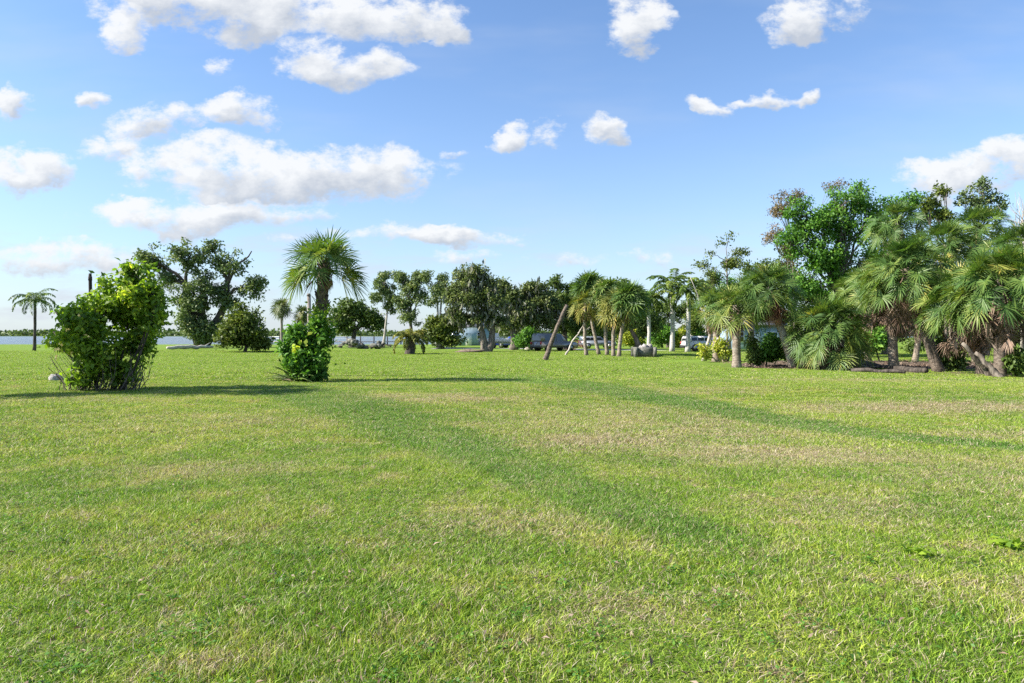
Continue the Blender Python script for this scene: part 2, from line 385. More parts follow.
for (x, y, rx, ry, w) in [(2.6, 12.5, 4.6, 4.6, .62), (6.5, 7.5, 3.5, 2.2, .45), (-6, 12, 4.5, 3.0, .35), (-1.8, 17, 3.4, 1.9, .85), (1.4, 10.4, 2.4, 1.5, .9), (3.7, 9.3, 2.6, 1.3, .9), (9.2, 15.2, 4.8, 1.6, .9), (8.2, 11.0, 2.6, .9, .6), (4.5, 19, 4, 1.5, .5),
                          (-10.5, 16.2, 4.5, 1.3, .5), (-4.5, 12.5, 2.2, 1.2, .55), (-3.6, 8.0, 1.6, .8, .6), (0, 5.6, 1.2, .7, .5), (3.2, 6.2, 1.3, .7, .5), (.6, 3.9, .6, .5, .5), (-2.5, 5.2, 1, .4, .4), (12, 23, 7, 1.5, .5)]:
    q = nb.v('MULTIPLY', nb.v('SUBTRACT', flat, (x, y, 0)), (1 / rx, 1 / ry, 0))
    k = nb.m('MULTIPLY', nb.m('SUBTRACT', 1.0, nb.smooth(nb.v('LENGTH', q), .1, 1.25)), w)
    dry = k if dry is None else nb.m('MAXIMUM', dry, k)
dry = nb.m('MULTIPLY', dry, nb.smooth(nB_, .18, .60))
dry = nb.m('MAXIMUM', dry, nb.m('MULTIPLY', nb.smooth(nb.m('ADD', nb.m('MULTIPLY', nB_, .55), nb.m('MULTIPLY', nC, .45)), .50, .66), .55))
dry = nb.m('MULTIPLY', dry, nb.m('MULTIPLY_ADD', deep, -.8, 1.0))
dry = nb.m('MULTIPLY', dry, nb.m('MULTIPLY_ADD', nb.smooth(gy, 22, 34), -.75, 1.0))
green = nb.mix(1.0, green, nb.ramp(nb.m('MULTIPLY_ADD', nC, .5, nb.m('MULTIPLY', nB_, .5)), [(.32, (.74, .78, .8)), (.66, (1.16, 1.13, 1.08))]), 'MULTIPLY')
green = nb.mix(nb.m('MULTIPLY', dry, .35), green, (.38, .37, .13))
nb.put(go.inputs[0], green); nb.put(go.inputs[1], dry); nb.put(go.inputs[2], deep)

def lawn_node(nb):
    g = nb.n('ShaderNodeGroup'); g.node_tree = lg; return g.outputs

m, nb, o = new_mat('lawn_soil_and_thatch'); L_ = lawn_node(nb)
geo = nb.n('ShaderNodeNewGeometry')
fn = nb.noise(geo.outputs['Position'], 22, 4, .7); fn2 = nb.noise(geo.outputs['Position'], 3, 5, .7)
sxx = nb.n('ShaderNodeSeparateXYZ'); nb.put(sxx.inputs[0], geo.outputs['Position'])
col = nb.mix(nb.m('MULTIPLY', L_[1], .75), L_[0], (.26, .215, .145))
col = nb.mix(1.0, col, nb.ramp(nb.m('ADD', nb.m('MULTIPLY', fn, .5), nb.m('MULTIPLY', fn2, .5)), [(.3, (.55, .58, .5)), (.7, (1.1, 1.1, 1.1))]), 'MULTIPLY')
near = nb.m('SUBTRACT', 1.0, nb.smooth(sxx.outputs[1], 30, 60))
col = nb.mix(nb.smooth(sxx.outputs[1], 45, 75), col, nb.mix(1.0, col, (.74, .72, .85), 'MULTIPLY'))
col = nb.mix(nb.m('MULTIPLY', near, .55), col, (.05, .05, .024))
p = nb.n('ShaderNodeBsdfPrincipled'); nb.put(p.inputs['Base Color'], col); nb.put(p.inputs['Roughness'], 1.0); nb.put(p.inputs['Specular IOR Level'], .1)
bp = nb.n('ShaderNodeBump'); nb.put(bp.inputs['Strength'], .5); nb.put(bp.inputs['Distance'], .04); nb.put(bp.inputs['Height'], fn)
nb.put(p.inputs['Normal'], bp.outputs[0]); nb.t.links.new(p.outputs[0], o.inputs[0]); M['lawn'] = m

m, nb, o = new_mat('grass_blade'); L_ = lawn_node(nb)
at_ = nb.n('ShaderNodeAttribute', attribute_name='var'); var = at_.outputs['Fac']
bright = nb.ramp(var, [(0, (.42, .52, .5)), (.5, (1.0, 1.0, 1.0)), (.8, (1.4, 1.25, 1.0)), (1, (1.9, 1.6, 1.4))])
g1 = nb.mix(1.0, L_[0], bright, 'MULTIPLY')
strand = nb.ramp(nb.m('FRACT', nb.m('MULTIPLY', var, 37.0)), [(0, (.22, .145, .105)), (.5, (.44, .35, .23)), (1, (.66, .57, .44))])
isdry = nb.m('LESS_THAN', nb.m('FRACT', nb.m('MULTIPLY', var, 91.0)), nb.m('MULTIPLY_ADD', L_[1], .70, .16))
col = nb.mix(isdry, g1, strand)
p = nb.n('ShaderNodeBsdfPrincipled'); nb.put(p.inputs['Base Color'], col); nb.put(p.inputs['Roughness'], .55); nb.put(p.inputs['Specular IOR Level'], .3)
t = nb.n('ShaderNodeBsdfTranslucent'); nb.put(t.inputs[0], nb.mix(1.0, col, (1.2, 1.3, .6), 'MULTIPLY'))
mx = nb.n('ShaderNodeMixShader'); nb.put(mx.inputs[0], .35)
nb.t.links.new(p.outputs[0], mx.inputs[1]); nb.t.links.new(t.outputs[0], mx.inputs[2]); nb.t.links.new(mx.outputs[0], o.inputs[0]); M['blade'] = m

m, nb, o = new_mat('bay_water')
geo = nb.n('ShaderNodeNewGeometry')
wv_ = nb.v('MULTIPLY', geo.outputs['Position'], (.35, 1, 1))
n1 = nb.noise(wv_, .9, 5, .65); n2 = nb.noise(wv_, .03, 3, .5)
p = nb.n('ShaderNodeBsdfPrincipled'); nb.put(p.inputs['Base Color'], nb.mix(n2, (.07, .10, .12), (.12, .155, .17))); nb.put(p.inputs['Roughness'], .22); nb.put(p.inputs['IOR'], 1.33)
bp = nb.n('ShaderNodeBump'); nb.put(bp.inputs['Strength'], 1.0); nb.put(bp.inputs['Distance'], .6); nb.put(bp.inputs['Height'], n1)
nb.put(p.inputs['Normal'], bp.outputs[0]); nb.t.links.new(p.outputs[0], o.inputs[0]); M['water'] = m

# ------------------------------------------------------------------ ground, water, far shore, road
def shore_y(x):
    """the shoreline runs across on the left, then turns away behind the trees"""
    x = np.asarray(x, float)
    return 121 + 2 * np.sin(x * .05) + 420 / (1 + np.exp(-(x + 6) * .45))
xs = np.unique(np.concatenate([np.linspace(-420, -40, 40), np.linspace(-40, 40, 161), np.linspace(40, 480, 50)]))
yt = np.concatenate([np.linspace(-25, 0, 8)[:-1], np.linspace(0, 40, 121), np.linspace(41, 121, 50)])
top = shore_y(xs); Vg = []
for yv in yt: Vg.append(np.stack([xs, np.full_like(xs, yv), gz(xs, yv)], 1))
for k in np.linspace(0, 1, 14)[1:]:
    yv = 121 + (top - 121) * k; yv = np.maximum(yv, 121.2 + k) ; Vg.append(np.stack([xs, yv, gz(xs, yv)], 1))
last = Vg[-1]; Vg.append(last + np.array([0, .5, -.5])); Vg.append(last + np.array([0, 1.2, -2.5]))
nx = len(xs); V = np.vstack(Vg); rows = len(Vg)
i = np.arange(rows - 1)[:, None] * nx; j = np.arange(nx - 1)[None]
Q = np.stack([i + j, i + j + 1, i + nx + j + 1, i + nx + j], -1).reshape(-1, 4)
mb = MB(); mb.add(V, Q); tag(mb.build('lawn', M['lawn'], smooth=True), 'mown green lawn with dry tan patches running down to the water', 'lawn', kind='structure')
mb = MB(); mb.add([[-6000, 60, -.45], [6000, 60, -.45], [6000, 9000, -.45], [-6000, 9000, -.45]], [[0, 1, 2, 3]])
tag(mb.build('water', M['water']), 'grey blue bay water beyond the lawn', 'water', kind='structure')
# far shore: low land with a woodland band on it
mb = MB()
fx = np.linspace(-2600, 1400, 60); fy = 1500 + 60 * np.sin(fx * .004)
Vf = np.vstack([np.stack([fx, fy, np.full_like(fx, -.6)], 1), np.stack([fx, fy + 8, np.full_like(fx, .8)], 1), np.stack([fx, fy + 400, np.full_like(fx, 2.)], 1)])
n = len(fx); i = np.arange(2)[:, None] * n; j = np.arange(n - 1)[None]
mb.add(Vf, np.stack([i + j, i + j + 1, i + n + j + 1, i + n + j], -1).reshape(-1, 4))
tag(mb.build('far_shore', M['dark']), 'low far shore across the bay', 'shore', kind='structure')
mb = MB(); n = 16000
C = np.stack([rng.uniform(-2500, 1300, n), np.zeros(n), np.zeros(n)], 1)
C[:, 1] = 1500 + 60 * np.sin(C[:, 0] * .004) + rng.uniform(8, 90, n)
hh = 10 + 3.5 * (np.sin(C[:, 0] * .013) * np.sin(C[:, 0] * .031 + 1) + .5 * np.sin(C[:, 0] * .11))
C[:, 2] = rng.uniform(0, 1, n) ** .7 * np.clip(hh, 5, 15)
mb.leaves(C, randdir(n), randdir(n, 1), 7.5, 6.0, rng.uniform(.1, .6, n))
tag(mb.build('far_woods', M['airy']), 'bluish low line of woods along the far shore', 'woods', kind='stuff')

# road behind the trees: kerbless lane of pale shell-concrete
rp = np.array([G(430, 347.3)[:2], G(500, 347.6)[:2], G(560, 348.2)[:2], G(640, 349.8)[:2], G(760, 352.6)[:2], G(900, 354.6)[:2], G(1024, 355.6)[:2], [75, 50]])
tt = np.linspace(0, 1, 60); rx_ = np.interp(tt, np.linspace(0, 1, len(rp)), rp[:, 0]); ry_ = np.interp(tt, np.linspace(0, 1, len(rp)), rp[:, 1])
mb = MB(); V0 = np.stack([rx_, ry_, gz(rx_, ry_) + .03], 1); V1 = np.stack([rx_ + .8, ry_ + 4.2, gz(rx_ + .8, ry_ + 4.2) + .03], 1)
k = len(tt); mb.add(np.vstack([V0, V1]), [[q, q + 1, k + q + 1, k + q] for q in range(k - 1)])
tag(mb.build('road', M['pale_concrete']), 'pale lane passing behind the palm grove', 'road', kind='structure')

# mulch bed under the right-hand grove, an irregular sheet just over the soil
mb = MB()
def bed(pxs, y0s, y1s):
    A_ = np.array([G(p_, q_) for p_, q_ in zip(pxs, y0s)]); B_ = np.array([G(p_, q_) for p_, q_ in zip(pxs, y1s)])
    n = 50; t = np.linspace(0, 1, n); it = lambda W_: np.stack([np.interp(t, np.linspace(0, 1, len(pxs)), W_[:, c_]) for c_ in range(3)], 1)
    A2, B2 = it(A_), it(B_); A2[:, 1] += .25 * np.sin(t * 61) + .15 * np.sin(t * 143); rows = [A2 + (B2 - A2) * s_ for s_ in np.linspace(0, 1, 8)]
    V = np.vstack(rows); V[:, 2] = gz(V[:, 0], V[:, 1]) + .035 + .02 * np.sin(V[:, 0] * 7) * np.sin(V[:, 1] * 5)
    i = np.arange(7)[:, None] * n; j = np.arange(n - 1)[None]
    mb.add(V, np.stack([i + j, i + j + 1, i + n + j + 1, i + n + j], -1).reshape(-1, 4))
bed([742, 760, 790, 830, 870, 920, 980, 1040, 1120], [365.5, 367.5, 368.8, 370, 371, 373, 375.5, 377, 378], [363, 361, 360, 360, 360, 361, 362, 363, 364])
tag(mb.build('planting_bed', M['mulch']), 'brown mulch and leaf litter under the right hand palms', 'mulch bed', kind='structure')

# ------------------------------------------------------------------ grass blades
src = bpy.data.collections.new('grass_sources')
def blade_patch(name, size, count, hmin, hmax, wid, lean=1.25):
    p = MB(); n = count
    C = np.stack([rng.uniform(-size / 2, size / 2, n), rng.uniform(-size / 2, size / 2, n), np.full(n, -.006)], 1)
    cl = np.sin(C[:, 0] * 37 / size + 1) * np.sin(C[:, 1] * 29 / size) * .2 + 1
    h = rng.uniform(hmin, hmax, n) * cl; az = rng.uniform(0, 2 * math.pi, n); ln = rng.uniform(.15, lean, n) * h
    dx = np.stack([np.cos(az), np.sin(az), np.zeros(n)], 1); sd_ = np.stack([-np.sin(az), np.cos(az), np.zeros(n)], 1)
    tw = rng.uniform(-1.2, 1.2, n)[:, None]; sd_ = sd_ * np.cos(tw) + dx * np.sin(tw)
    w = rng.uniform(.6, 1.2, n)[:, None] * wid
    mid = C + dx * (ln * .35)[:, None] + np.array([0, 0, 1]) * (h * .6)[:, None]
    tip = C + dx * (ln * 1.2)[:, None] + np.array([0, 0, 1]) * (h * .95)[:, None]
    V = np.stack([C - sd_ * w / 2, C + sd_ * w / 2, mid - sd_ * w * .45, mid + sd_ * w * .45, tip - sd_ * w * .06, tip + sd_ * w * .06], 1).reshape(-1, 3)
    k = np.arange(n)[:, None] * 6
    Q = np.concatenate([k + np.array([0, 1, 3, 2]), k + np.array([2, 3, 5, 4])], 0)
    p.add(V, Q, np.repeat(rng.uniform(0, 1, n), 6))
    o = p.build(name, M['blade']); COL.objects.unlink(o); src.objects.link(o); return o
PATCH = [('a', .62, 2300, .018, .050, .0050)] * 4 + [('b', 1.0, 2900, .024, .058, .0085)] * 4 + [('c', 2.0, 4200, .03, .07, .018)] * 4
for k, (c_, s_, n_, h0, h1, w_) in enumerate(PATCH): blade_patch('grass_%02d' % k, s_, n_, h0, h1, w_)
pts = []; idx = []
def zone(y0, y1, step, base):
    y = y0
    while y < y1:
        hw = y * .78 + 2.5; x = -hw
        while x < hw:
            X, Y = x + rng.uniform(-.12, .12) * step, y + rng.uniform(-.12, .12) * step
            if not (Y > 27 and X > 9.5 and Y > 33.5 - (X - 10) * .12) or Y > 46:
                pts.append((X, Y, float(gz(X, Y)))); idx.append(base + random.randrange(4))
            x += step
        y += step
zone(2.2, 9.5, .40, 0); zone(9.5, 24, .66, 4); zone(24, 72, 1.35, 8)
n = len(pts); me = bpy.data.meshes.new('grass'); me.vertices.add(n); me.vertices.foreach_set('co', np.array(pts, np.float32).ravel())
me.attributes.new('pick', 'INT', 'POINT').data.foreach_set('value', np.array(idx, np.int32))
rot = np.zeros((n, 3), np.float32); rot[:, 2] = rng.uniform(0, 6.283, n); me.attributes.new('turn', 'FLOAT_VECTOR', 'POINT').data.foreach_set('vector', rot.ravel())
scl = np.stack([rng.uniform(.95, 1.15, n)] * 2 + [rng.uniform(.7, 1.25, n) * (1 + .3 * np.sin(np.array(pts)[:, 0] * 1.7) * np.sin(np.array(pts)[:, 1] * 1.3))], 1).astype(np.float32); me.attributes.new('size', 'FLOAT_VECTOR', 'POINT').data.foreach_set('vector', scl.ravel())
go = bpy.data.objects.new('grass', me); COL.objects.link(go); me.materials.append(M['blade'])
tag(go, 'short mown grass blades, green mixed with straw coloured ones', 'grass', kind='stuff')
gn = bpy.data.node_groups.new('grow_grass', 'GeometryNodeTree')
gn.interface.new_socket('Geometry', in_out='INPUT', socket_type='NodeSocketGeometry'); gn.interface.new_socket('Geometry', in_out='OUTPUT', socket_type='NodeSocketGeometry')
N_ = gn.nodes.new; gi, goo, iop, ci = N_('NodeGroupInput'), N_('NodeGroupOutput'), N_('GeometryNodeInstanceOnPoints'), N_('GeometryNodeCollectionInfo')
ci.inputs['Collection'].default_value = src; ci.inputs['Separate Children'].default_value = True; ci.inputs['Reset Children'].default_value = True
def nattr(nm, tp): x = N_('GeometryNodeInputNamedAttribute'); x.data_type = tp; x.inputs['Name'].default_value = nm; return x.outputs['Attribute']
l = gn.links.new; l(gi.outputs[0], iop.inputs['Points']); l(ci.outputs[0], iop.inputs['Instance']); iop.inputs['Pick Instance'].default_value = True
l(nattr('pick', 'INT'), iop.inputs['Instance Index']); l(nattr('turn', 'FLOAT_VECTOR'), iop.inputs['Rotation']); l(nattr('size', 'FLOAT_VECTOR'), iop.inputs['Scale'])
l(iop.outputs[0], goo.inputs[0]); md = go.modifiers.new('grow', 'NODES'); md.node_group = gn

# ------------------------------------------------------------------ palms
def fan_leaf(mb, o, az, el, Lp, Lb, segs=20, droop=.5, var=.5, fold=.35, seg_w=.05, pet=None, spread=2.35):
    """costapalmate leaf: arching stalk, then narrow blades radiating like a fan, tips hanging"""
    o = np.array(o, float); d = np.array([math.cos(az) * math.cos(el), math.sin(az) * math.cos(el), math.sin(el)])
    t = np.linspace(0, 1, 5)[:, None]
    path = o + d * Lp * t + np.array([0, 0, -1]) * (t ** 2) * Lp * droop * .45 * max(.15, math.cos(el))
    (pet or mb).tube(path, [.022, .014], 4, var * .6 + .2, cap=False)
    h = path[-1]; dd = path[-1] - path[-2]; dd /= np.linalg.norm(dd)
    hd = math.hypot(dd[0], dd[1]); pe = math.atan2(dd[2], hd) - rng.uniform(.15, .85); dd = np.array([math.cos(az) * math.cos(pe), math.sin(az) * math.cos(pe), math.sin(pe)])
    s = np.cross(dd, [0, 0, 1.]); s /= np.linalg.norm(s) + 1e-9; nrm = np.cross(s, dd)
    rl = rng.uniform(-.8, .8); s, nrm = s * math.cos(rl) + nrm * math.sin(rl), nrm * math.cos(rl) - s * math.sin(rl)
    A_ = np.linspace(-spread, spread, segs) + rng.normal(0, .03, segs)
    L = Lb * (.72 + .28 * np.cos(A_ * .6)) * rng.uniform(.85, 1.08, segs)
    D = np.cos(A_)[:, None] * dd + np.sin(A_)[:, None] * s + np.abs(np.sin(A_))[:, None] * nrm * fold
    D /= np.linalg.norm(D, axis=1)[:, None]
    hinge = h - dd * Lb * .12 + dd * (Lb * .25 * np.clip(np.cos(A_), 0, 1))[:, None] * .6
    down = np.array([0, 0, -1.])
    mid = hinge + D * (L * .52)[:, None] + down * (L * droop * .03)[:, None]
    tip = hinge + D * (L * .94)[:, None] + down * (L * droop * rng.uniform(.08, .42, segs))[:, None]
    W_ = np.cross(D, nrm + .6 * rng.normal(size=(segs, 3)) * .4); W_ /= np.linalg.norm(W_, axis=1)[:, None]
    w = seg_w * Lb
    V = np.stack([hinge - W_ * w * .25, hinge + W_ * w * .25, mid - W_ * w * .5 , mid + W_ * w * .5, tip - W_ * w * .07, tip + W_ * w * .07], 1).reshape(-1, 3)
    k = np.arange(segs)[:, None] * 6
    mb.add(V, np.concatenate([k + np.array([0, 1, 3, 2]), k + np.array([2, 3, 5, 4])], 0), np.repeat(np.clip(var + rng.normal(0, .08, segs), 0, 1), 6))

def boots(mb, path, rad, every=.09, size=.13, start=.3):
    """old leaf bases left in a criss-cross on the trunk"""
    P_ = np.asarray(path); seg = np.linalg.norm(np.diff(P_, axis=0), axis=1); L = seg.sum(); cum = np.concatenate([[0], np.cumsum(seg)])
    zz = start * L; k = 0
    while zz < L * .98:
        c = np.array([np.interp(zz, cum, P_[:, q]) for q in range(3)]); az = k * 2.4; r = rad * 1.02
        dr = np.array([math.cos(az), math.sin(az), 0]); up = np.array([0, 0, 1.]); sd_ = np.array([-math.sin(az), math.cos(az), 0])
        b0 = c + dr * r * .8; sz = size * rng.uniform(.7, 1.3); tip = c + dr * (r + sz * .55) + up * sz * 1.3
        V = [b0 - sd_ * sz * .45, b0 + sd_ * sz * .45, tip + sd_ * sz * .18, tip - sd_ * sz * .18,
             b0 - sd_ * sz * .45 + up * sz * .5, b0 + sd_ * sz * .45 + up * sz * .5]
        mb.add(V, [[0, 1, 2, 3], [4, 3, 2, 5], [0, 3, 4, 0][:4], [1, 5, 2, 1][:4]][:2], rng.uniform(.2, .9)); zz += every * rng.uniform(.7, 1.3); k += 1

def fan_palm(label, base, top, r0=.2, r1=.16, nleaf=34, Lp=.9, Lb=.85, mat='sabal', tmat='palm_bark', skirt=0, smat='dead', boot=False, group='fan palms', bend=0.0,
             elmin=-.75, segs=20, vb=.42, side=None, name='fan_palm', droop=.55, cat='palm tree', skl=1.0, seg_w=.065, toparc=1.0, extra=(), skd=.3):
    base = np.array(base, float); top = np.array(top, float)
    t = thing(name, base, label, cat, group)
    path = curve(base - [0, 0, .15], top, 12, 0, bend, .012)
    n = 12; kk = np.linspace(0, 1, n); rad = r0 + (r1 - r0) * kk; rad[0] = r0 * 1.35; rad[1] = r0 * 1.1
    tb = MB(); rr = np.repeat(rad, 1); tb.tube(path, rr, 12)
    if boot: boots(tb, path, r1, size=.16 if boot is True else boot, every=.05, start=.25)
    build_in(tb, 'trunk', M[tmat], t, smooth=not boot)
    cr = MB()
    ax = path[-1] - path[-3]; ax /= np.linalg.norm(ax)
    for k in range(nleaf):
        f = (k + .5) / nleaf; az = k * 2.39996 + rng.uniform(-.25, .25); el = 1.45 * toparc - (1.45 * toparc - elmin) * f ** .85 + rng.uniform(-.12, .12)
        o = top - ax * (.05 + .28 * f) + np.array([math.cos(az), math.sin(az), 0]) * r1 * .6
        v = np.clip(vb + (.12 if f > .8 else 0) + rng.normal(0, .19) + (.4 if f > .8 and rng.random() < .08 else 0), 0, .97)
        fan_leaf(cr, o, az, el, Lp * rng.uniform(.8, 1.15) * (.65 + .35 * min(1, f * 2.2)), Lb * rng.uniform(.85, 1.1), segs, droop * (.5 + f), v, seg_w=seg_w)
    for az, el in extra: fan_leaf(cr, top - ax * .3, az, el, Lp * 1.25, Lb, segs, droop * 1.15, np.clip(vb + rng.normal(.1, .2), 0, 1), seg_w=seg_w)
    build_in(cr, 'crown', M[mat], t)
    if skirt:
        dk = MB()
        for k in range(skirt):
            az = rng.uniform(0, 6.28); el = rng.uniform(-1.45, -.9)
            o = top - ax * rng.uniform(.2, .3 + .55 * skd) + np.array([math.cos(az), math.sin(az), 0]) * r1
            fan_leaf(dk, o, az, el, Lp * rng.uniform(.35, .8) * skl, Lb * rng.uniform(.5, .85) * skl, 12, .7, rng.uniform(.1, 1), fold=.8, seg_w=.07, spread=rng.uniform(.6, 1.4))
        build_in(dk, 'dead_fronds', M[smat], t)
    return t

def feather_frond(mb, o, az, el, L, droop=1.0, nl=30, ll=.5, var=.5, hang=.5, lw=.035):
    o = np.array(o, float); n = 12; pts_ = [o]; c = el; st = L / (n - 1)
    for k in range(n - 1):
        pts_.append(pts_[-1] + st * np.array([math.cos(az) * math.cos(c), math.sin(az) * math.cos(c), math.sin(c)]))
        c -= droop / (n - 1) * (1 + k / n)
    P_ = np.array(pts_); mb.tube(P_, [.03, .006], 4, var, cap=False)
    t = np.linspace(.14, 1, nl); ti = t * (n - 1)
    c_ = np.stack([np.interp(ti, np.arange(n), P_[:, q]) for q in range(3)], 1)
    T = np.gradient(c_, axis=0); T /= np.linalg.norm(T, axis=1)[:, None]
    S = np.cross(T, [0, 0, 1.]); S /= np.linalg.norm(S, axis=1)[:, None] + 1e-9
    lenf = ll * np.sin(np.clip(t, .05, .97) * math.pi) ** .5
    for sgn in (-1, 1):
        D = sgn * S * .85 + T * .5 + rng.normal(0, .12, (nl, 3)); D[:, 2] -= hang * rng.uniform(.3, 1, nl); D /= np.linalg.norm(D, axis=1)[:, None]
        mb.leaves(c_, D, np.tile([0, 0, 1.], (nl, 1)) + rng.normal(0, .3, (nl, 3)), lenf * rng.uniform(.8, 1.1, nl), lw, np.clip(var + rng.normal(0, .12, nl), 0, 1), .08)

def feather_palm(label, base, top, r=.2, nf=15, L=2.6, mat='royal', shaft=True, group='feather palms', name='royal_palm', tmat='royal_bark', droop=1.5, elmin=-.2, elmax=1.35, lw=.06, ll=.55, azs=None, cat='palm tree', vb=.5):
    base = np.array(base, float); top = np.array(top, float); t = thing(name, base, label, cat, group)
    H = np.linalg.norm(top - base); path = curve(base - [0, 0, .1], top, 10, 0, .01, .015)
    tb = MB(); tb.tube(path, [r * 1.45, r * 1.15, r * 1.0, r * 1.08, r * 1.0, r * .8], 12); build_in(tb, 'trunk', M[tmat], t, True)
    o = top.copy()
    if shaft:
        sb = MB(); sb.tube(curve(top, top + [0, 0, H * .14], 5), [r * .85, r * .9, r * .3], 10); build_in(sb, 'crownshaft', M['crownshaft'], t, True); o = top + [0, 0, H * .13]
    cr = MB()
    for k in range(nf):
        f = (k + .5) / nf; az = k * 2.4 + rng.uniform(-.2, .2); el = elmax - (elmax - elmin) * f + rng.uniform(-.1, .1)
        feather_frond(cr, o, az, el, L * rng.uniform(.85, 1.1), droop * rng.uniform(.8, 1.2), 30, ll, np.clip(vb + rng.normal(0, .15), 0, 1), .7, lw)
    build_in(cr, 'crown', M[mat], t); return t

# ------------------------------------------------------------------ broadleaf trees and shrubs
def tree(label, base, Y, lobes, leaf=.2, nleaf=5000, mat='oak', tmat='bark', r=.3, fork=.35, group=None, name='tree', cat='tree', trunk=None, aspect=.5, csize=.8, ncl=None, up=.5,
         moss=0, extra=None, lump=1.0, gap=.25, twigs=True, stems=None, hang=0):
    """lobes: (px, py, rx, rz[, dy, weight]) as seen from the lawn, turned into metres at depth Y; every lobe gets a limb, twigs and leaf clumps"""
    base = np.array(base, float); t = thing(name, base, label, cat, group); s = Y / F
    Lo = []
    for lb in lobes:
        px, py, rx, rz = lb[:4]; dy = lb[4] if len(lb) > 4 else 0; w = lb[5] if len(lb) > 5 else 1
        Lo.append((at(px, py, Y, dy * s), np.array([rx * s, (rx + rz) * .5 * s, rz * s]), w))
    tb = MB()
    if trunk is None:
        top = sum(c * w for c, _, w in Lo) / sum(w for *_, w in Lo); top = base + (top - base) * fork * 1.6
        trunk = [curve(base - [0, 0, .2], top, 7, 0, .03, r * .15)]
    for q, tp in enumerate(trunk): tb.tube(tp, [r * 1.5, r, r * .8, r * .65], 9)
    spine = np.vstack(trunk)
    allP = []; allW = []
    for c, rad, w in Lo:
        cand = spine[spine[:, 2] < max(c[2] - .2 * rad[2], spine[0, 2] + .5)]
        if not len(cand): cand = spine[:2]
        sc_ = np.linalg.norm(cand - c, axis=1) - .5 * (cand[:, 2] - base[2]); st = cand[np.argmin(sc_)]
        limb = curve(st, c, 7, .08, 0, .06 * np.linalg.norm(c - st) * .5)
        tb.tube(limb, [r * .5, r * .28, r * .12], 6, cap=False)
        nc = max(5, int((ncl or 1) * 30 * w * (rad[0] * rad[2] / csize ** 2) ** .8))
        ks = max(4, int(7 * lump)); sc0 = c + randdir(ks) * rad * (rng.uniform(.25, 1, ks) ** .5)[:, None] * .74
        pk = rng.integers(0, ks, nc); cc = sc0[pk] + randdir(nc) * rad * (rng.uniform(0, 1, nc) ** .45)[:, None] * .42
        keep = rng.uniform(0, 1, nc) > gap * (1 + np.sin(cc[:, 0] * 2.1 / csize) * np.sin(cc[:, 2] * 2.6 / csize + 1)); cc = cc[keep]
        cc = cc[cc[:, 2] > base[2] + .1]
        if twigs:
            for q in cc[::max(1, len(cc) // 26)]: tb.tube(curve(limb[rng.integers(3, 7)], q, 4, .05, 0, .05), [r * .1 + .01, .008], 3, cap=False)
        allP.append(cc); allW.append(np.full(len(cc), w))
    CC = np.vstack(allP); k = max(3, nleaf // len(CC)); n = len(CC) * k
    ci_ = np.repeat(np.arange(len(CC)), k); off = np.clip(rng.normal(0, 1, (n, 3)), -1.7, 1.7) * csize * .33 * np.array([1, 1, .75]); pos_ = CC[ci_] + off
    ok = pos_[:, 2] > base[2] + .03; pos_ = pos_[ok]; off = off[ok]; n = len(pos_)
    D = randdir(n, -.15 - hang); Nn = randdir(n, up) * .8 + off[:n] / (csize * .33) * .55
    cv = np.repeat(rng.normal(0, .12, len(CC)), k)[:n]
    lf = MB(); sz = leaf * rng.uniform(.6, 1.25, n); lf.leaves(pos_, D, Nn, sz, sz * aspect, np.clip(.45 + cv + rng.normal(0, .15, n), 0, 1))
    if stems is None: build_in(tb, 'trunk', M[tmat], t, True)
    else: build_in(tb, 'stems', M[tmat], t, True)
    build_in(lf, 'foliage' if stems else 'crown', M[mat], t)
    if moss:
        ms = MB(); src_ = CC[rng.integers(0, len(CC), moss)] + rng.normal(0, .3, (moss, 3))
        src_ = src_[src_[:, 2] > base[2] + 2.8]; m_ = len(src_)
        for q in range(3):
            ms.leaves(src_ + rng.normal(0, .12, (m_, 3)), np.tile([0, 0, -1.], (m_, 1)) + rng.normal(0, .2, (m_, 3)), randdir(m_) * [1, 1, 0] + 1e-3, rng.uniform(.3, 1.2, m_), rng.uniform(.08, .3, m_), rng.uniform(0, 1, m_), .1)
        build_in(ms, 'hanging_moss', M['moss'], t)
    return t

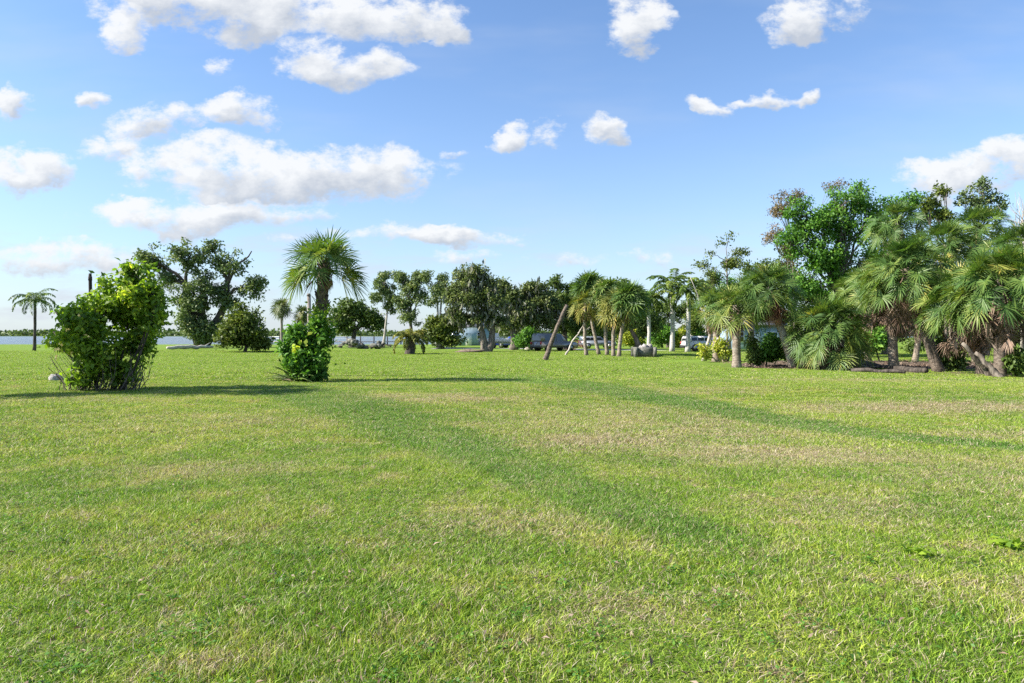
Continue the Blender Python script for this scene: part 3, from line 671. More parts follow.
# ---- the shrub on the left
gB = G(100, 389.5); YB = gB[1]
t = tree('leafy green shrub with a dark hollow base and tall right shoots, leftmost on the lawn', gB, YB,
         [(82, 333, 24, 24, 10, 1), (72, 345, 13, 18, -20, .8), (98, 325, 22, 26, -25, 1), (104, 312, 17, 18, 15, 1), (92, 308, 16, 13, 5, .9), (118, 300, 14, 16, 5, 1), (110, 345, 26, 26, -30, 1), (120, 322, 24, 36, 30, 1.1), (140, 298, 22, 28, 3, 1), (130, 282, 13, 15, 0, .9), (152, 312, 13, 24, 0, .8),
          (94, 364, 25, 15, 0, 1.1), (128, 352, 17, 22, 10, 1), (72, 310, 13, 9, 0, .5), (150, 285, 10, 10, 0, .6), (128, 268, 5, 6, 0, .45), (146, 272, 5, 6, 0, .4), (104, 284, 5, 6, 0, .35), (63, 312, 5, 6, 0, .35), (160, 296, 5, 8, 0, .4), (92, 379, 20, 9, -10, .9), (120, 374, 18, 12, 0, .8), (100, 300, 10, 9, 0, .5)],
         leaf=.175, nleaf=12500, mat='bush', tmat='bark_dark', r=.032, group=None, name='shrub', cat='shrub', csize=.38, aspect=.5, up=.5, ncl=.62, gap=.42, lump=2.2, stems=True,
         trunk=[curve(gB + [dx, dy, -.1], gB + [dx * 2.6, dy, 1.7 + rng.uniform(-.3, .8)], 7, 0, .05, .04) for dx, dy in ((-.5, 0), (-.25, .2), (0, -.2), (.25, .1), (.5, 0), (.1, .35), (-.6, .3), (.65, -.15))])
mb = MB(); n = 85
cc = gB + np.stack([rng.uniform(-1.0, 1.1, n), rng.uniform(-.5, .5, n), rng.uniform(0, .6, n)], 1)
for q in range(n):
    az = rng.uniform(0, 6.28); e_ = cc[q] + np.array([math.cos(az) * .5, math.sin(az) * .5, rng.uniform(.2, .9)]); mb.tube(curve(cc[q] * [1, 1, 0] + [0, 0, gB[2]], e_, 4, 0, .1, .03), [.014, .005], 3, rng.uniform(0, 1), cap=False)
build_in(mb, 'dead_twigs', M['bark'], t)
for px_, py_ in ((93, 329), (84, 349), (88, 343), (82, 356), (104, 318), (96, 352), (112, 336)):
    mb = MB(); q = np.tile(at(px_, py_, YB, -1.15), (5, 1)); mb.leaves(q, randdir(5) * [1, .4, 1], np.tile([0, -1., .2], (5, 1)), .09, .06, rng.uniform(0, 1, 5)); build_in(mb, 'blossom', M['petal'], t)
# dark post rising behind it
g = atY(90, YB + 2.0); mb = MB(); tp = at(90.5, 273.5, YB + 2.0); lo = g - [0, 0, .3]
mb.tube(np.array([lo, lo + (tp - lo) * .5 + [.03, 0, 0], tp - [.0, 0, .12], tp]), [.065, .055, .05, .04], 8); mb.tube(np.array([tp - [0, 0, .22], tp - [0, 0, .1]]), [.06, .055], 8)
tag(mb.build('wooden_post', M['wood_dark'], loc=g), 'slim dark wooden post rising behind the left shrub', 'post')
# stones
def rock(name, c, size, label, cat='rock', mat='rock', group=None, seed=1):
    r_ = np.random.default_rng(seed); mb = MB(); nu, nv = 14, 8
    th = np.arange(nu) * 2 * math.pi / nu; ph = np.linspace(.02, math.pi - .02, nv)
    D = np.array([[math.sin(p_) * math.cos(t_), math.sin(p_) * math.sin(t_), math.cos(p_)] for p_ in ph for t_ in th])
    k = 1 + .22 * np.sin(D @ r_.normal(size=3) * 3 + 1) + .12 * np.sin(D @ r_.normal(size=3) * 7) + .05 * r_.normal(size=len(D))
    V = D * k[:, None] * np.array(size) / 2; i = np.arange(nv - 1)[:, None] * nu; j = np.arange(nu)[None]; j2 = (j + 1) % nu
    mb.add(V, np.stack([i + j, i + nu + j, i + nu + j2, i + j2], -1).reshape(-1, 4)); o = mb.build(name, M[mat]); o.location = tuple(np.array(c) + [0, 0, size[2] * .28])
    if label: tag(o, label, cat, group)
    return o
rock('rock', G(55, 380), (.45, .35, .3), 'pale grey rock on the grass at the left edge of the shrub', seed=3)
# tree outside the frame on the left that throws its shadow across the foreground of the shrub
g = np.array([-20.5, 16.9, 0.]); tree('leafy tree standing past the left edge of the lawn view', g, 17, [(-190, 150, 70, 50), (-230, 90, 60, 45), (-150, 60, 50, 40), (-190, 230, 60, 40)], leaf=.2, nleaf=6000, mat='broad', tmat='bark', r=.25, csize=.9, gap=.3)

# ---- the lone palm with its skirt of undergrowth
gP = G(310, 380.8); YP = gP[1]
tp = at(325, 262, YP)
t = fan_palm('tall booted fan palm with ragged crown rising from a clump of undergrowth', G(320, 379), tp, r0=.2, r1=.21, nleaf=25, Lp=.78, Lb=.86, tmat='palm_bark_dark', skirt=2, boot=.2, bend=-.015, elmin=.05, segs=28, vb=.5, group=None, seg_w=.055, droop=.6, extra=[(3.3, -.1), (2.9, .0), (3.7, -.1), (.1, .1), (-.35, .0), (.4, -.1), (-.1, .3), (3.1, .2)])
t = tree('clump of broad leaved undergrowth and sword leaves round the foot of the tall palm', gP, YP,
         [(303, 352, 18, 18, -6, 1.1), (300, 337, 13, 12, -6, .9), (320, 356, 13, 18, -8, 1), (309, 369, 19, 10, -6, 1), (288, 346, 6, 9, -6, .5), (322, 332, 12, 16, -4, .9), (300, 362, 14, 14, -4, 1), (306, 376, 14, 6, -4, .9), (320, 375, 9, 6, -4, .8)],
         leaf=.2, nleaf=7000, mat='broad', tmat='bark_dark', r=.03, name='shrub', cat='shrub', csize=.34, aspect=.45, up=.3, ncl=.7, gap=.3, lump=2, stems=True)
mb = MB()
for q in range(46):
    az = rng.uniform(1.9, 5.6); el = rng.uniform(.15, 1.2); o = gP + [-.35 + rng.uniform(-.15, .15), -.3 + rng.uniform(-.2, .2), .05]
    L = rng.uniform(.7, 1.3); n = 6; tt = np.linspace(0, 1, n)[:, None]; d_ = np.array([math.cos(az) * math.cos(el), math.sin(az) * math.cos(el), math.sin(el)])
    P_ = o + d_ * L * tt + np.array([0, 0, -1]) * tt ** 2 * L * .3; mb.tube(P_, [.022, .024, .004], 3, rng.uniform(.2, .7), cap=False)
build_in(mb, 'sword_leaves', M['royal'], t)
mb = MB(); n = 9; q = np.array([at(px_, py_, YP, -1.0) for px_, py_ in zip(rng.normal(309, 4, n), rng.normal(345, 6, n))]); mb.leaves(q, randdir(n), np.tile([0, -1., .4], (n, 1)), .22, .15, rng.uniform(.7, 1, n)); build_in(mb, 'young_leaves', M['bush'], t)
# vines climbing the trunk
mb = MB(); n = 900; zz = rng.uniform(gP[2] + .5, gP[2] + 2.9, n); az = rng.uniform(0, 6.28, n); rr = .22 + rng.exponential(.12, n); cxv = np.interp(zz, [gP[2], tp[2]], [gP[0] + .25, tp[0]])
C = np.stack([cxv + np.cos(az) * rr, gP[1] + np.sin(az) * rr, zz], 1); C = C[(np.sin(C[:, 2] * 6) + rng.normal(0, .6, n)) > -.3]; n = len(C)
mb.leaves(C, randdir(n, -.3), randdir(n, .2), .13, .085, np.clip(rng.normal(.45, .2, n), 0, 1)); tv = thing('climbing_vine', tuple(G(322, 379)), 'leafy vine climbing the trunk of the lone tall palm', 'vine'); build_in(mb, 'leaves', M['bush'], tv)
rock('earth_mound', G(296, 381), (.8, .5, .26), 'low mound of bare brown earth left of the palm undergrowth', 'earth mound', 'soil', seed=9)
g = atY(309, YP + 3.0); mb = MB(); hp = PZ(296, YP + 3.0); mb.tube(np.array([[g[0], g[1], g[2] - .2], [g[0] + .02, g[1], hp * .5], [g[0], g[1], hp]]), [.085, .08, .075], 10); mb.tube(np.array([[g[0], g[1], hp], [g[0], g[1], hp + .1]]), [.09, .06], 10)
tag(mb.build('utility_post', M['wood_grey'], loc=g), 'grey weathered post just left of the tall palm trunk', 'post')

# ---- far left and bay side
g = G(34, 349.3); feather_palm('small feather palm with drooping tips alone by the water, farthest left', g, at(35, 301, g[1]), r=.13, nf=16, L=2.7, mat='royal', shaft=False, group=None, name='coconut_palm', tmat='bark_dark', droop=1.8, lw=.1, ll=.6, elmin=.1)
g = G(201, 347); Y = g[1]
tree('large spreading tree with open airy limbs standing at the water edge', g, Y,
     [(152, 262, 21, 15, 0, .7), (192, 254, 22, 17, 0, .9), (232, 264, 18, 15, 0, .75), (255, 286, 17, 15, 0, .8), (205, 288, 27, 25, 0, 1), (181, 308, 13, 20, 0, .9), (202, 326, 19, 18, -6, 1.1), (196, 312, 18, 20, -8, 1.1), (212, 330, 12, 12, -8, 1), (252, 251, 4, 3, 0, .5),
      (170, 280, 16, 13, 0, .6), (228, 297, 16, 15, 0, .8), (140, 270, 9, 6, 0, .5), (213, 247, 8, 8, 0, .6)],
     leaf=.42, nleaf=17000, mat='airy', tmat='bark_dark', r=.55, csize=1.2, ncl=.8, gap=.45, lump=2.2, aspect=.5, trunk=[curve(g - [0, 0, .3], at(203, 292, Y), 8, 0, .02, .2), curve(g, at(186, 285, Y), 7, 0, -.05, .2), curve(g, at(228, 285, Y), 7, 0, .06, .2)])
g = G(245, 351); tree('dense rounded olive green bush beside the large shore tree', g, g[1], [(243, 328, 23, 22, 0, 1.2), (233, 335, 17, 15, -6, 1), (254, 334, 17, 16, 0, 1), (240, 316, 14, 11, 0, .9), (262, 345, 8, 5)],
     leaf=.36, nleaf=9000, mat='olive', tmat='bark_dark', r=.15, name='bush', cat='bush', csize=.8, ncl=.9, gap=.1, lump=4)
ga, gb_ = G(167, 348.6), G(213, 347.9); mb = MB(); mb.tube(curve(ga + [0, 0, .22], gb_ + [0, 0, .3], 9, .004, 0, .06), [.16, .22, .2, .12], 8); mb.tube(curve(ga + (gb_ - ga) * .8 + [0, 0, .3], gb_ + [-.3, 0, .8], 5), [.1, .03], 6)
tag(mb.build('driftwood_log', M['drift'], loc=ga), 'long bleached log lying on the lawn below the large shore tree', 'log')
for (px, cy, by, rad, lab) in ((282, 304, 346, 9, 'thin single fan palm by the water right of the round bush'), (303.5, 311, 346, 8, 'small dark fan palm showing just left of the grey post')):
    g = G(px, by + .6); fan_palm(lab, g, at(px - .5, cy + 1, g[1]), r0=.17, r1=.14, nleaf=34, Lp=.75, Lb=.95, mat='sabal_dark', tmat='wood_grey', elmin=-1.2, segs=14, seg_w=.10, group='fan palms by the water', vb=.4, skirt=4)
g = G(280, 346.6); mb = MB(); mb.tube(curve(g - [0, 0, .1], g + [.1, 0, 2.3], 6, 0, .03, .04), [.26, .13, .08], 8); tag(mb.build('tree_stump', M['wood_grey'], loc=g), 'broken brown stump at the foot of the thin shore palm', 'stump')

# dock: a low pale pier along the water
def dock(x0, x1, Y, z, label):
    t = thing('dock', (x0, Y, 0), label, 'dock'); a_ = MB(); a_.box(((x0 + x1) / 2, Y, z), (x1 - x0, 1.8, .16)); build_in(a_, 'deck', M['dock_wood'], t)
    r_ = MB(); r_.box(((x0 + x1) / 2, Y + .8, z + .95), (x1 - x0, .09, .08)); r_.box(((x0 + x1) / 2, Y + .8, z + .55), (x1 - x0, .06, .06)); build_in(r_, 'handrail', M['trim'], t)
    x = x0 + .3
    while x < x1:
        p_ = MB(); p_.tube(np.array([[x, Y + .82, -1.4], [x, Y + .82, z + 1.05]]), .11, 8); build_in(p_, 'pile', M['wood_dark'], t); x += 2.6
dock(PX(236, 131), PX(432, 131), 131, .42, 'long pale wooden pier with handrail along the far edge of the lawn')

g = G(352, 346.3); Y = g[1]
tree('dark rounded shore tree behind the right of the lone palm', g, Y, [(352, 316, 20, 14, 0, 1.2), (338, 318, 12, 12, 0, 1), (368, 318, 14, 13, 0, 1), (352, 304, 12, 7, 0, .8), (378, 326, 8, 9, 0, .8), (345, 327, 12, 7, 0, .8)],
     leaf=.42, nleaf=9000, mat='dark', tmat='bark_dark', r=.4, csize=1.1, ncl=1.1, gap=.2, lump=3)
def heap(label, gx0, w, d, h, seed, rocks=16):
    t = thing('debris_pile', gx0, label, 'debris pile', 'debris piles by the shore'); r_ = np.random.default_rng(seed); mb = MB()
    for q in range(rocks):
        f = r_.uniform(-1, 1); c = gx0 + np.array([f * w / 2, r_.uniform(-.5, .5) * d, (1 - abs(f)) * h * r_.uniform(.2, .9) + .12]); mb.box(c, r_.uniform(.25, .8, 3) * [1.4, 1, .7], r_.uniform(0, 6), tuple(r_.uniform(-.5, .5, 2)), .8)
    build_in(mb, 'rubble', M['concrete'], t); mb = MB()
    for q in range(18):
        c = gx0 + np.array([r_.uniform(-.5, .5) * w, r_.uniform(-.5, .5) * d, r_.uniform(.1, h * .6)]); az = r_.uniform(0, 6.28); mb.tube(curve(c, c + [math.cos(az) * 1.3, math.sin(az) * .6, r_.uniform(0, h * .7)], 4, 0, .1), [.06, .02], 4, cap=False)
    build_in(mb, 'branches', M['wood_grey' if seed % 2 else 'bark'], t)
heap('pale heap of rubble and branches under the dark shore tree', G(351, 347.3), 3.4, 1.5, 1.3, 5); heap('low dark heap of branches at the foot of the white trunk', G(380, 347.3), 3.6, 1.5, .8, 8, 10)

g = G(382.5, 346.8); Y = g[1]
tree('airy tree with a bare white leaning trunk near the shore', g, Y, [(384, 282, 13, 12, 0, .8), (378, 297, 9, 9, 0, .6), (392, 298, 12, 11, 0, .8), (390, 310, 9, 6, 0, .5), (395, 276, 8, 7, 0, .6)], leaf=.32, nleaf=4200, mat='airy', tmat='bark_pale', r=.17, csize=.75, gap=.45, ncl=.7, lump=2,
     trunk=[curve(g - [0, 0, .2], at(387, 312, Y), 7, 0, .01, .03)])
g = G(409, 347.5); Y = g[1]
tree('tall airy grey green tree behind the short stout palm', g, Y, [(412, 283, 14, 14, 0, .9), (422, 298, 10, 12, 0, .8), (404, 300, 11, 13, 0, .9), (410, 318, 12, 10, 0, 1), (402, 278, 8, 8, 0, .7), (420, 276, 8, 6, 0, .6)], leaf=.32, nleaf=6500, mat='airy', tmat='bark', r=.25, csize=.8, gap=.45, ncl=.7, lump=2)
g = G(410, 353.2); feather_palm('short stout palm with yellow green fronds alone on the lawn', g, at(410, 339, g[1]), r=.36, nf=20, L=2.1, mat='sabal_gold', shaft=False, group=None, name='date_palm', tmat='bark_dark', droop=1.6, lw=.1, ll=.45, elmin=.0, vb=.5)
g = G(438, 347.2); Y = g[1]
tree('tall thin tree with twin pale trunks and a feathery top', g, Y, [(428, 277, 7, 7, 0, .7), (437, 290, 9, 10, 0, .9), (444, 282, 6, 9, 0, .7), (434, 301, 8, 7, 0, .6)], leaf=.3, nleaf=3200, mat='airy', tmat='bark_pale', r=.16, csize=1.0, gap=.35,
     trunk=[curve(g - [0, 0, .2], at(437, 293, Y), 7, 0, .01, .05), curve(g + [.3, 0, -.2], at(441, 293, Y), 7, 0, -.01, .05)])
g = G(443, 347.8); tree('low tangled thicket left of the mossy oak', g, g[1], [(440, 326, 16, 13, 0, 1.1), (452, 322, 13, 13, 0, 1), (432, 334, 9, 8, 0, .8), (446, 340, 18, 5, -4, .8)], leaf=.4, nleaf=6500, mat='olive', tmat='bark', r=.14, name='thicket', cat='thicket', csize=1.1, gap=.25, ncl=1.1)

# ---- oaks with hanging moss
OAK = 'live oaks in the middle distance'
g = G(485, 351.2); Y = g[1]
tree('broad live oak with a thick forked trunk and grey hanging moss', g, Y, [(462, 280, 14, 14, 0, 1), (478, 276, 13, 12, 0, 1), (452, 296, 11, 14, 0, .9), (472, 300, 18, 14, 0, 1.1), (494, 304, 14, 14, 0, 1), (485, 290, 14, 14, 0, 1), (458, 315, 15, 9, 0, .8), (497, 320, 13, 8, 0, .8), (478, 318, 18, 8, 4, .8)],
     leaf=.26, nleaf=17000, mat='oak', tmat='bark', r=.34, csize=.8, ncl=.9, gap=.3, lump=1.8, moss=420, group=OAK,
     trunk=[curve(g - [0, 0, .3], at(478, 312, Y), 8, 0, .02, .06), curve(g - [-.2, 0, .3], at(492, 312, Y), 8, 0, .05, .06)])
rock('root_mound', G(471, 351.6), (2.6, .8, .45), 'low dark root mound at the left foot of the mossy oak', 'earth mound', 'soil', seed=4)
g = G(514, 348.8); Y = g[1]
tree('live oak with a low drooping limb right of the forked oak', g, Y, [(505, 290, 13, 11, 0, 1), (515, 302, 16, 14, 0, 1.1), (500, 306, 12, 12, 0, 1), (526, 312, 13, 13, 0, 1), (513, 322, 17, 9, 0, .9)], leaf=.34, nleaf=10000, mat='oak', tmat='bark', r=.4, csize=.95, gap=.32, moss=320, group=OAK)
g = G(528, 348.4); Y = g[1]
tree('tall dark live oak behind the leaning dead trunk', g, Y, [(534, 287, 13, 10, 0, 1), (543, 300, 15, 14, 0, 1.1), (528, 306, 13, 14, 0, 1), (540, 320, 16, 12, 0, 1), (553, 312, 12, 14)], leaf=.34, nleaf=10000, mat='oak', tmat='bark_pale', r=.3, csize=.95, gap=.32, moss=260, group=OAK)
g = G(563, 348.2); Y = g[1]
tree('dense dark tree rising behind the parked grey car', g, Y, [(556, 284, 8, 8, 0, .6), (572, 288, 10, 10, 0, 1), (562, 302, 17, 14, 0, 1.1), (578, 308, 14, 14, 0, 1), (568, 325, 18, 12, 0, 1)], leaf=.34, nleaf=10000, mat='dark', tmat='bark', r=.35, csize=1.05, gap=.15, group='dark trees in the middle distance')
g = G(640, 348.4); Y = g[1]
tree('dark green tree behind the concrete planter', g, Y, [(600, 285, 16, 12, 0, 1), (618, 292, 18, 12, 0, 1), (636, 300, 14, 10, 0, 1), (600, 318, 18, 14, 0, 1), (625, 322, 24, 14, 0, 1), (648, 325, 16, 14, 0, 1)], leaf=.34, nleaf=11000, mat='dark', tmat='bark', r=.3, csize=1.1, gap=.15, group='dark trees in the middle distance')
g = G(532, 349.6); tree('clipped looking dark green bush left of the parked grey car', g, g[1], [(530, 339, 13, 10, 0, 1.2), (539, 341, 8, 8, 0, 1), (522, 342, 7, 7)], leaf=.26, nleaf=5000, mat='broad', tmat='bark', r=.1, name='bush', cat='bush', csize=.7, gap=.05)

g = G(545.5, 359.2); mb = MB(); tpp = at(567, 305, g[1]); P_ = curve(g - [.05, 0, .15], tpp, 14, 0, -.02, .01)
rad = np.interp(np.linspace(0, 1, 14), [0, .1, .5, 1], [.21, .17, .13, .12]) ; mb.tube(P_, rad, 12)
tag(mb.build('dead_palm', M['palm_bark_dark'], loc=g, smooth=True), 'bare headless palm trunk leaning to the right in front of the grey car', 'tree trunk')
g = G(565, 354.5); mb = MB(); mb.tube(curve(g - [0, 0, .1], at(583, 326, g[1]), 9, 0, -.03, .04), [.09, .07, .04], 6); mb.tube(curve(at(578, 333, g[1]), at(590, 327, g[1]), 5, 0, 0, .03), [.04, .02], 5)
tag(mb.build('leaning_branch', M['drift'], loc=g), 'thin pale dead branch propped at a slant right of the leaning trunk', 'branch')
t = thing('fallen_fronds', G(573, 349.5), 'tangle of dry brown fallen fronds behind the slanting branch', 'fallen fronds'); mb = MB(); o = np.array(t.location)
for q in range(16): feather_frond(mb, o + [rng.uniform(-.9, .9), rng.uniform(-.3, .3), rng.uniform(.1, .9)], rng.uniform(0, 6.28), rng.uniform(.1, 1.1), rng.uniform(.9, 1.7), 1.3, 16, .3, rng.uniform(.2, 1), .6, .05)
build_in(mb, 'fronds', M['dead_red'], t)

# ---- cluster of yellowing fan palms in the middle
GP = 'cluster of yellowing fan palms in the middle distance'
for (bx, by, cx_, cy_, Lb, nl, mt, lab, sk) in [
    (599.5, 353.8, 589, 284, .9, 80, 'sabal', 'tallest fan palm in the middle cluster, brown dead fronds under its crown', 22),
    (586.5, 354.6, 586, 302, .7, 40, 'sabal_gold', 'slender straight fan palm leftmost in the middle cluster', 8),
    (607.5, 354.4, 607, 290, .8, 64, 'sabal', 'narrow fan palm just right of the tallest one in the middle cluster', 8),
    (613.5, 355.4, 617, 303, .9, 80, 'sabal_gold', 'yellowish fan palm in front of the middle cluster', 8),
    (618.5, 355.8, 630, 296, .9, 80, 'sabal', 'greener fan palm at the right end of the middle cluster', 8)]:
    g = G(bx, by); fan_palm(lab, g, at(cx_, cy_, g[1]), r0=.15, r1=.12, nleaf=nl, Lp=.95, Lb=Lb, mat=mt, tmat='palm_bark', elmin=-.7, segs=13, seg_w=.1, vb=.4, skd=.8, group=GP, skirt=sk * 2, smat='dead_red', bend=-.03)

# concrete planter with rubble
g = G(645.5, 356.2); s = g[1] / F; t = thing('concrete_planter', g, 'square weathered concrete planter heaped with rubble on the lawn', 'planter')
w_ = 19 * s; h_ = 10 * s
for q, (dx, dy, sx_, sy_) in enumerate([(0, -w_ / 2 + .1, w_, .18), (0, w_ / 2 - .1, w_, .18), (-w_ / 2 + .09, 0, .178, w_ - .38), (w_ / 2 - .09, 0, .178, w_ - .38)]):
    mb = MB(); mb.box((g[0] + dx, g[1] + w_ / 2 + dy, g[2] + h_ / 2), (sx_, sy_, h_)); build_in(mb, 'side_panel', M['concrete'], t)
mb = MB()
for q in range(14): mb.box(g + [rng.uniform(-.5, .5), w_ / 2 + rng.uniform(-.45, .45), h_ - .08 + rng.uniform(0, .12)], rng.uniform(.15, .4, 3), rng.uniform(0, 3), (rng.uniform(-.4, .4), rng.uniform(-.4, .4)), .8)
build_in(mb, 'rubble', M['rock'], t)
for sx_ in (-1, 1):
    for sy_ in (0, 1): mb = MB(); mb.box(g + [sx_ * (w_ / 2), sy_ * w_, h_ / 2 + .01], (.24, .24, h_ + .02)); build_in(mb, 'corner_block', M['concrete'], t)
# royal palms
RP = 'white trunked royal palms'
g = G(648.5, 350.8); feather_palm('royal palm rising behind the concrete planter', g, at(648.5, 306, g[1]), r=.17, nf=18, L=2.6, mat='royal', group=RP, lw=.15, droop=1.6, vb=.55, ll=.55)
g = G(672, 350.6); feather_palm('royal palm with the highest crown, middle of the three', g, at(672, 294, g[1]), r=.21, nf=16, L=3.3, mat='royal', group=RP, lw=.15, droop=1.3, ll=.6)
g = G(687.5, 351.2); feather_palm('royal palm with flared foot, rightmost of the three', g, at(688, 298, g[1]), r=.2, nf=16, L=2.9, mat='royal', group=RP, lw=.15, droop=1.5, ll=.55)
# hedge plants and trees behind them
for (px, py, rx, rz, mt, lab, nm) in [(634, 338, 12, 8, 'yellowleaf', 'yellow green croton bush behind the concrete planter', 'bush'), (662, 333, 12, 13, 'broad', 'bright green bush between the first two royal palms', 'bush'), (681, 338, 9, 10, 'yellowleaf', 'yellowish bush between the last two royal palms', 'bush'),
                                      (700, 338, 9, 9, 'broad', 'green bush right of the rightmost royal palm', 'bush'), (694, 322, 10, 14, 'olive', 'olive bush rising behind the rightmost royal palm', 'bush')]:
    g = atY(px, 87); tree(lab, g, 87, [(px, py, rx, rz, 0, 1.2), (px - rx * .4, py + rz * .3, rx * .7, rz * .7), (px + rx * .4, py + rz * .3, rx * .7, rz * .7)], leaf=.3, nleaf=3500, mat=mt, tmat='bark', r=.1, name=nm, cat='bush', csize=.8, gap=.1, group='bushes behind the royal palms')
for (px, tops, mt, lab, n_) in [(668, [(668, 312, 18, 14), (655, 318, 14, 12), (684, 308, 14, 12)], 'dark', 'dark tree filling the gap behind the royal palms', 7000), (705, [(706, 290, 16, 14), (698, 308, 16, 16), (720, 300, 14, 16), (712, 276, 8, 8)], 'olive', 'olive green tree right of the royal palms', 7000),
                             (745, [(745, 285, 20, 18), (730, 300, 20, 18), (760, 310, 20, 18), (757, 274, 16, 12), (722, 282, 14, 10), (775, 285, 16, 18)], 'broad', 'bright green tree behind the two short right hand palms', 8000)]:
    g = atY(px, 94); tree(lab, g, 94, tops, leaf=.3, nleaf=n_, mat=mt, tmat='bark', r=.22, csize=.95, gap=.2, group='trees behind the palms')
g = atY(706, 60); mb = MB(); mb.tube(curve(at(712, 345, 60), at(690, 277, 60), 9, 0, .02, .04), [.09, .06, .03], 6); tag(mb.build('bare_pole_tree', M['bark_pale'], loc=g), 'thin pale bare stem leaning left across the trees right of the royal palms', 'tree trunk')
g = atY(728, 50); tree('spindly tree with sparse leaves high above the short palms', g, 50, [(727, 240, 10, 9, 0, .5), (709, 254, 7, 4, 0, .5), (740, 252, 8, 8, 0, .5), (720, 262, 14, 6, 0, .5), (733, 266, 14, 7, 0, .5), (704, 265, 6, 4, 0, .4)], leaf=.2, nleaf=1500, mat='olive', tmat='bark', r=.07, csize=.7, gap=.5, trunk=[curve(g, at(726, 262, 50), 7, 0, 0, .05)])

# ---- houses and vehicles behind
def house(label, g, w, d, h, rh, wall, rz, roofm='roof_grey'):
    t = thing('house', g, label, 'house', 'small houses behind the trees', rz)
    def part(nm, f, mat, par=t): mb = MB(); f(mb); o = mb.build(nm, mat, par); return o
    part('wall', lambda m_: m_.box((0, 0, h / 2), (w, d, h)), M[wall])
    def roof(m_):
        o_ = .45; V = [[-w / 2 - o_, -d / 2 - o_, h], [w / 2 + o_, -d / 2 - o_, h], [w / 2 + o_, 0, h + rh], [-w / 2 - o_, 0, h + rh], [-w / 2 - o_, d / 2 + o_, h], [w / 2 + o_, d / 2 + o_, h]]
        V = np.array(V + [[x, y, z + .16] for x, y, z in V]); m_.add(V, [[6, 7, 8, 9], [9, 8, 11, 10], [0, 3, 2, 1], [3, 4, 5, 2], [0, 1, 7, 6], [4, 10, 11, 5], [0, 6, 9, 3], [3, 9, 10, 4], [1, 2, 8, 7], [2, 5, 11, 8]])
    part('roof', roof, M[roofm])
    for s_ in (-1, 1): part('gable', lambda m_: m_.add([[s_ * w / 2, -d / 2, h], [s_ * w / 2, d / 2, h], [s_ * w / 2, .02, h + rh - .1], [s_ * w / 2, -.02, h + rh - .1]], [[0, 1, 2, 3]]), M[wall])
    for x in (-w * .32, w * .3):
        o = part('window', lambda m_: m_.box((x, -d / 2 - .02, h * .55), (1.3, .06, 1.2)), M['trim']); part('pane', lambda m_: m_.box((x, -d / 2 - .055, h * .55), (1.1, .02, 1.0)), M['glass'], o)
    o = part('door', lambda m_: m_.box((0, -d / 2 - .02, 1.02), (.95, .07, 2.04)), M['trim']); part('handle', lambda m_: m_.box((.36, -d / 2 - .075, 1.0), (.06, .04, .12)), M['chrome'], o)
g = atY(468, 112); house('light blue cottage showing between the thicket and the forked oak', g, 6.5, 6, 2.9, 1.7, 'stucco_blue', .1)
g = atY(448, 116); house('white cottage half hidden by the thicket', g, 4.5, 5, 2.6, 1.4, 'stucco_white', -.1)
g = atY(706, 100); house('low grey roofed house showing right of the royal palms', g, 6, 5, 2.4, .7, 'stucco_white', .1)
g = atY(748, 78); house('light blue house glimpsed behind the short right hand palms', g, 6, 5, 2.7, 1.2, 'stucco_blue', 0)

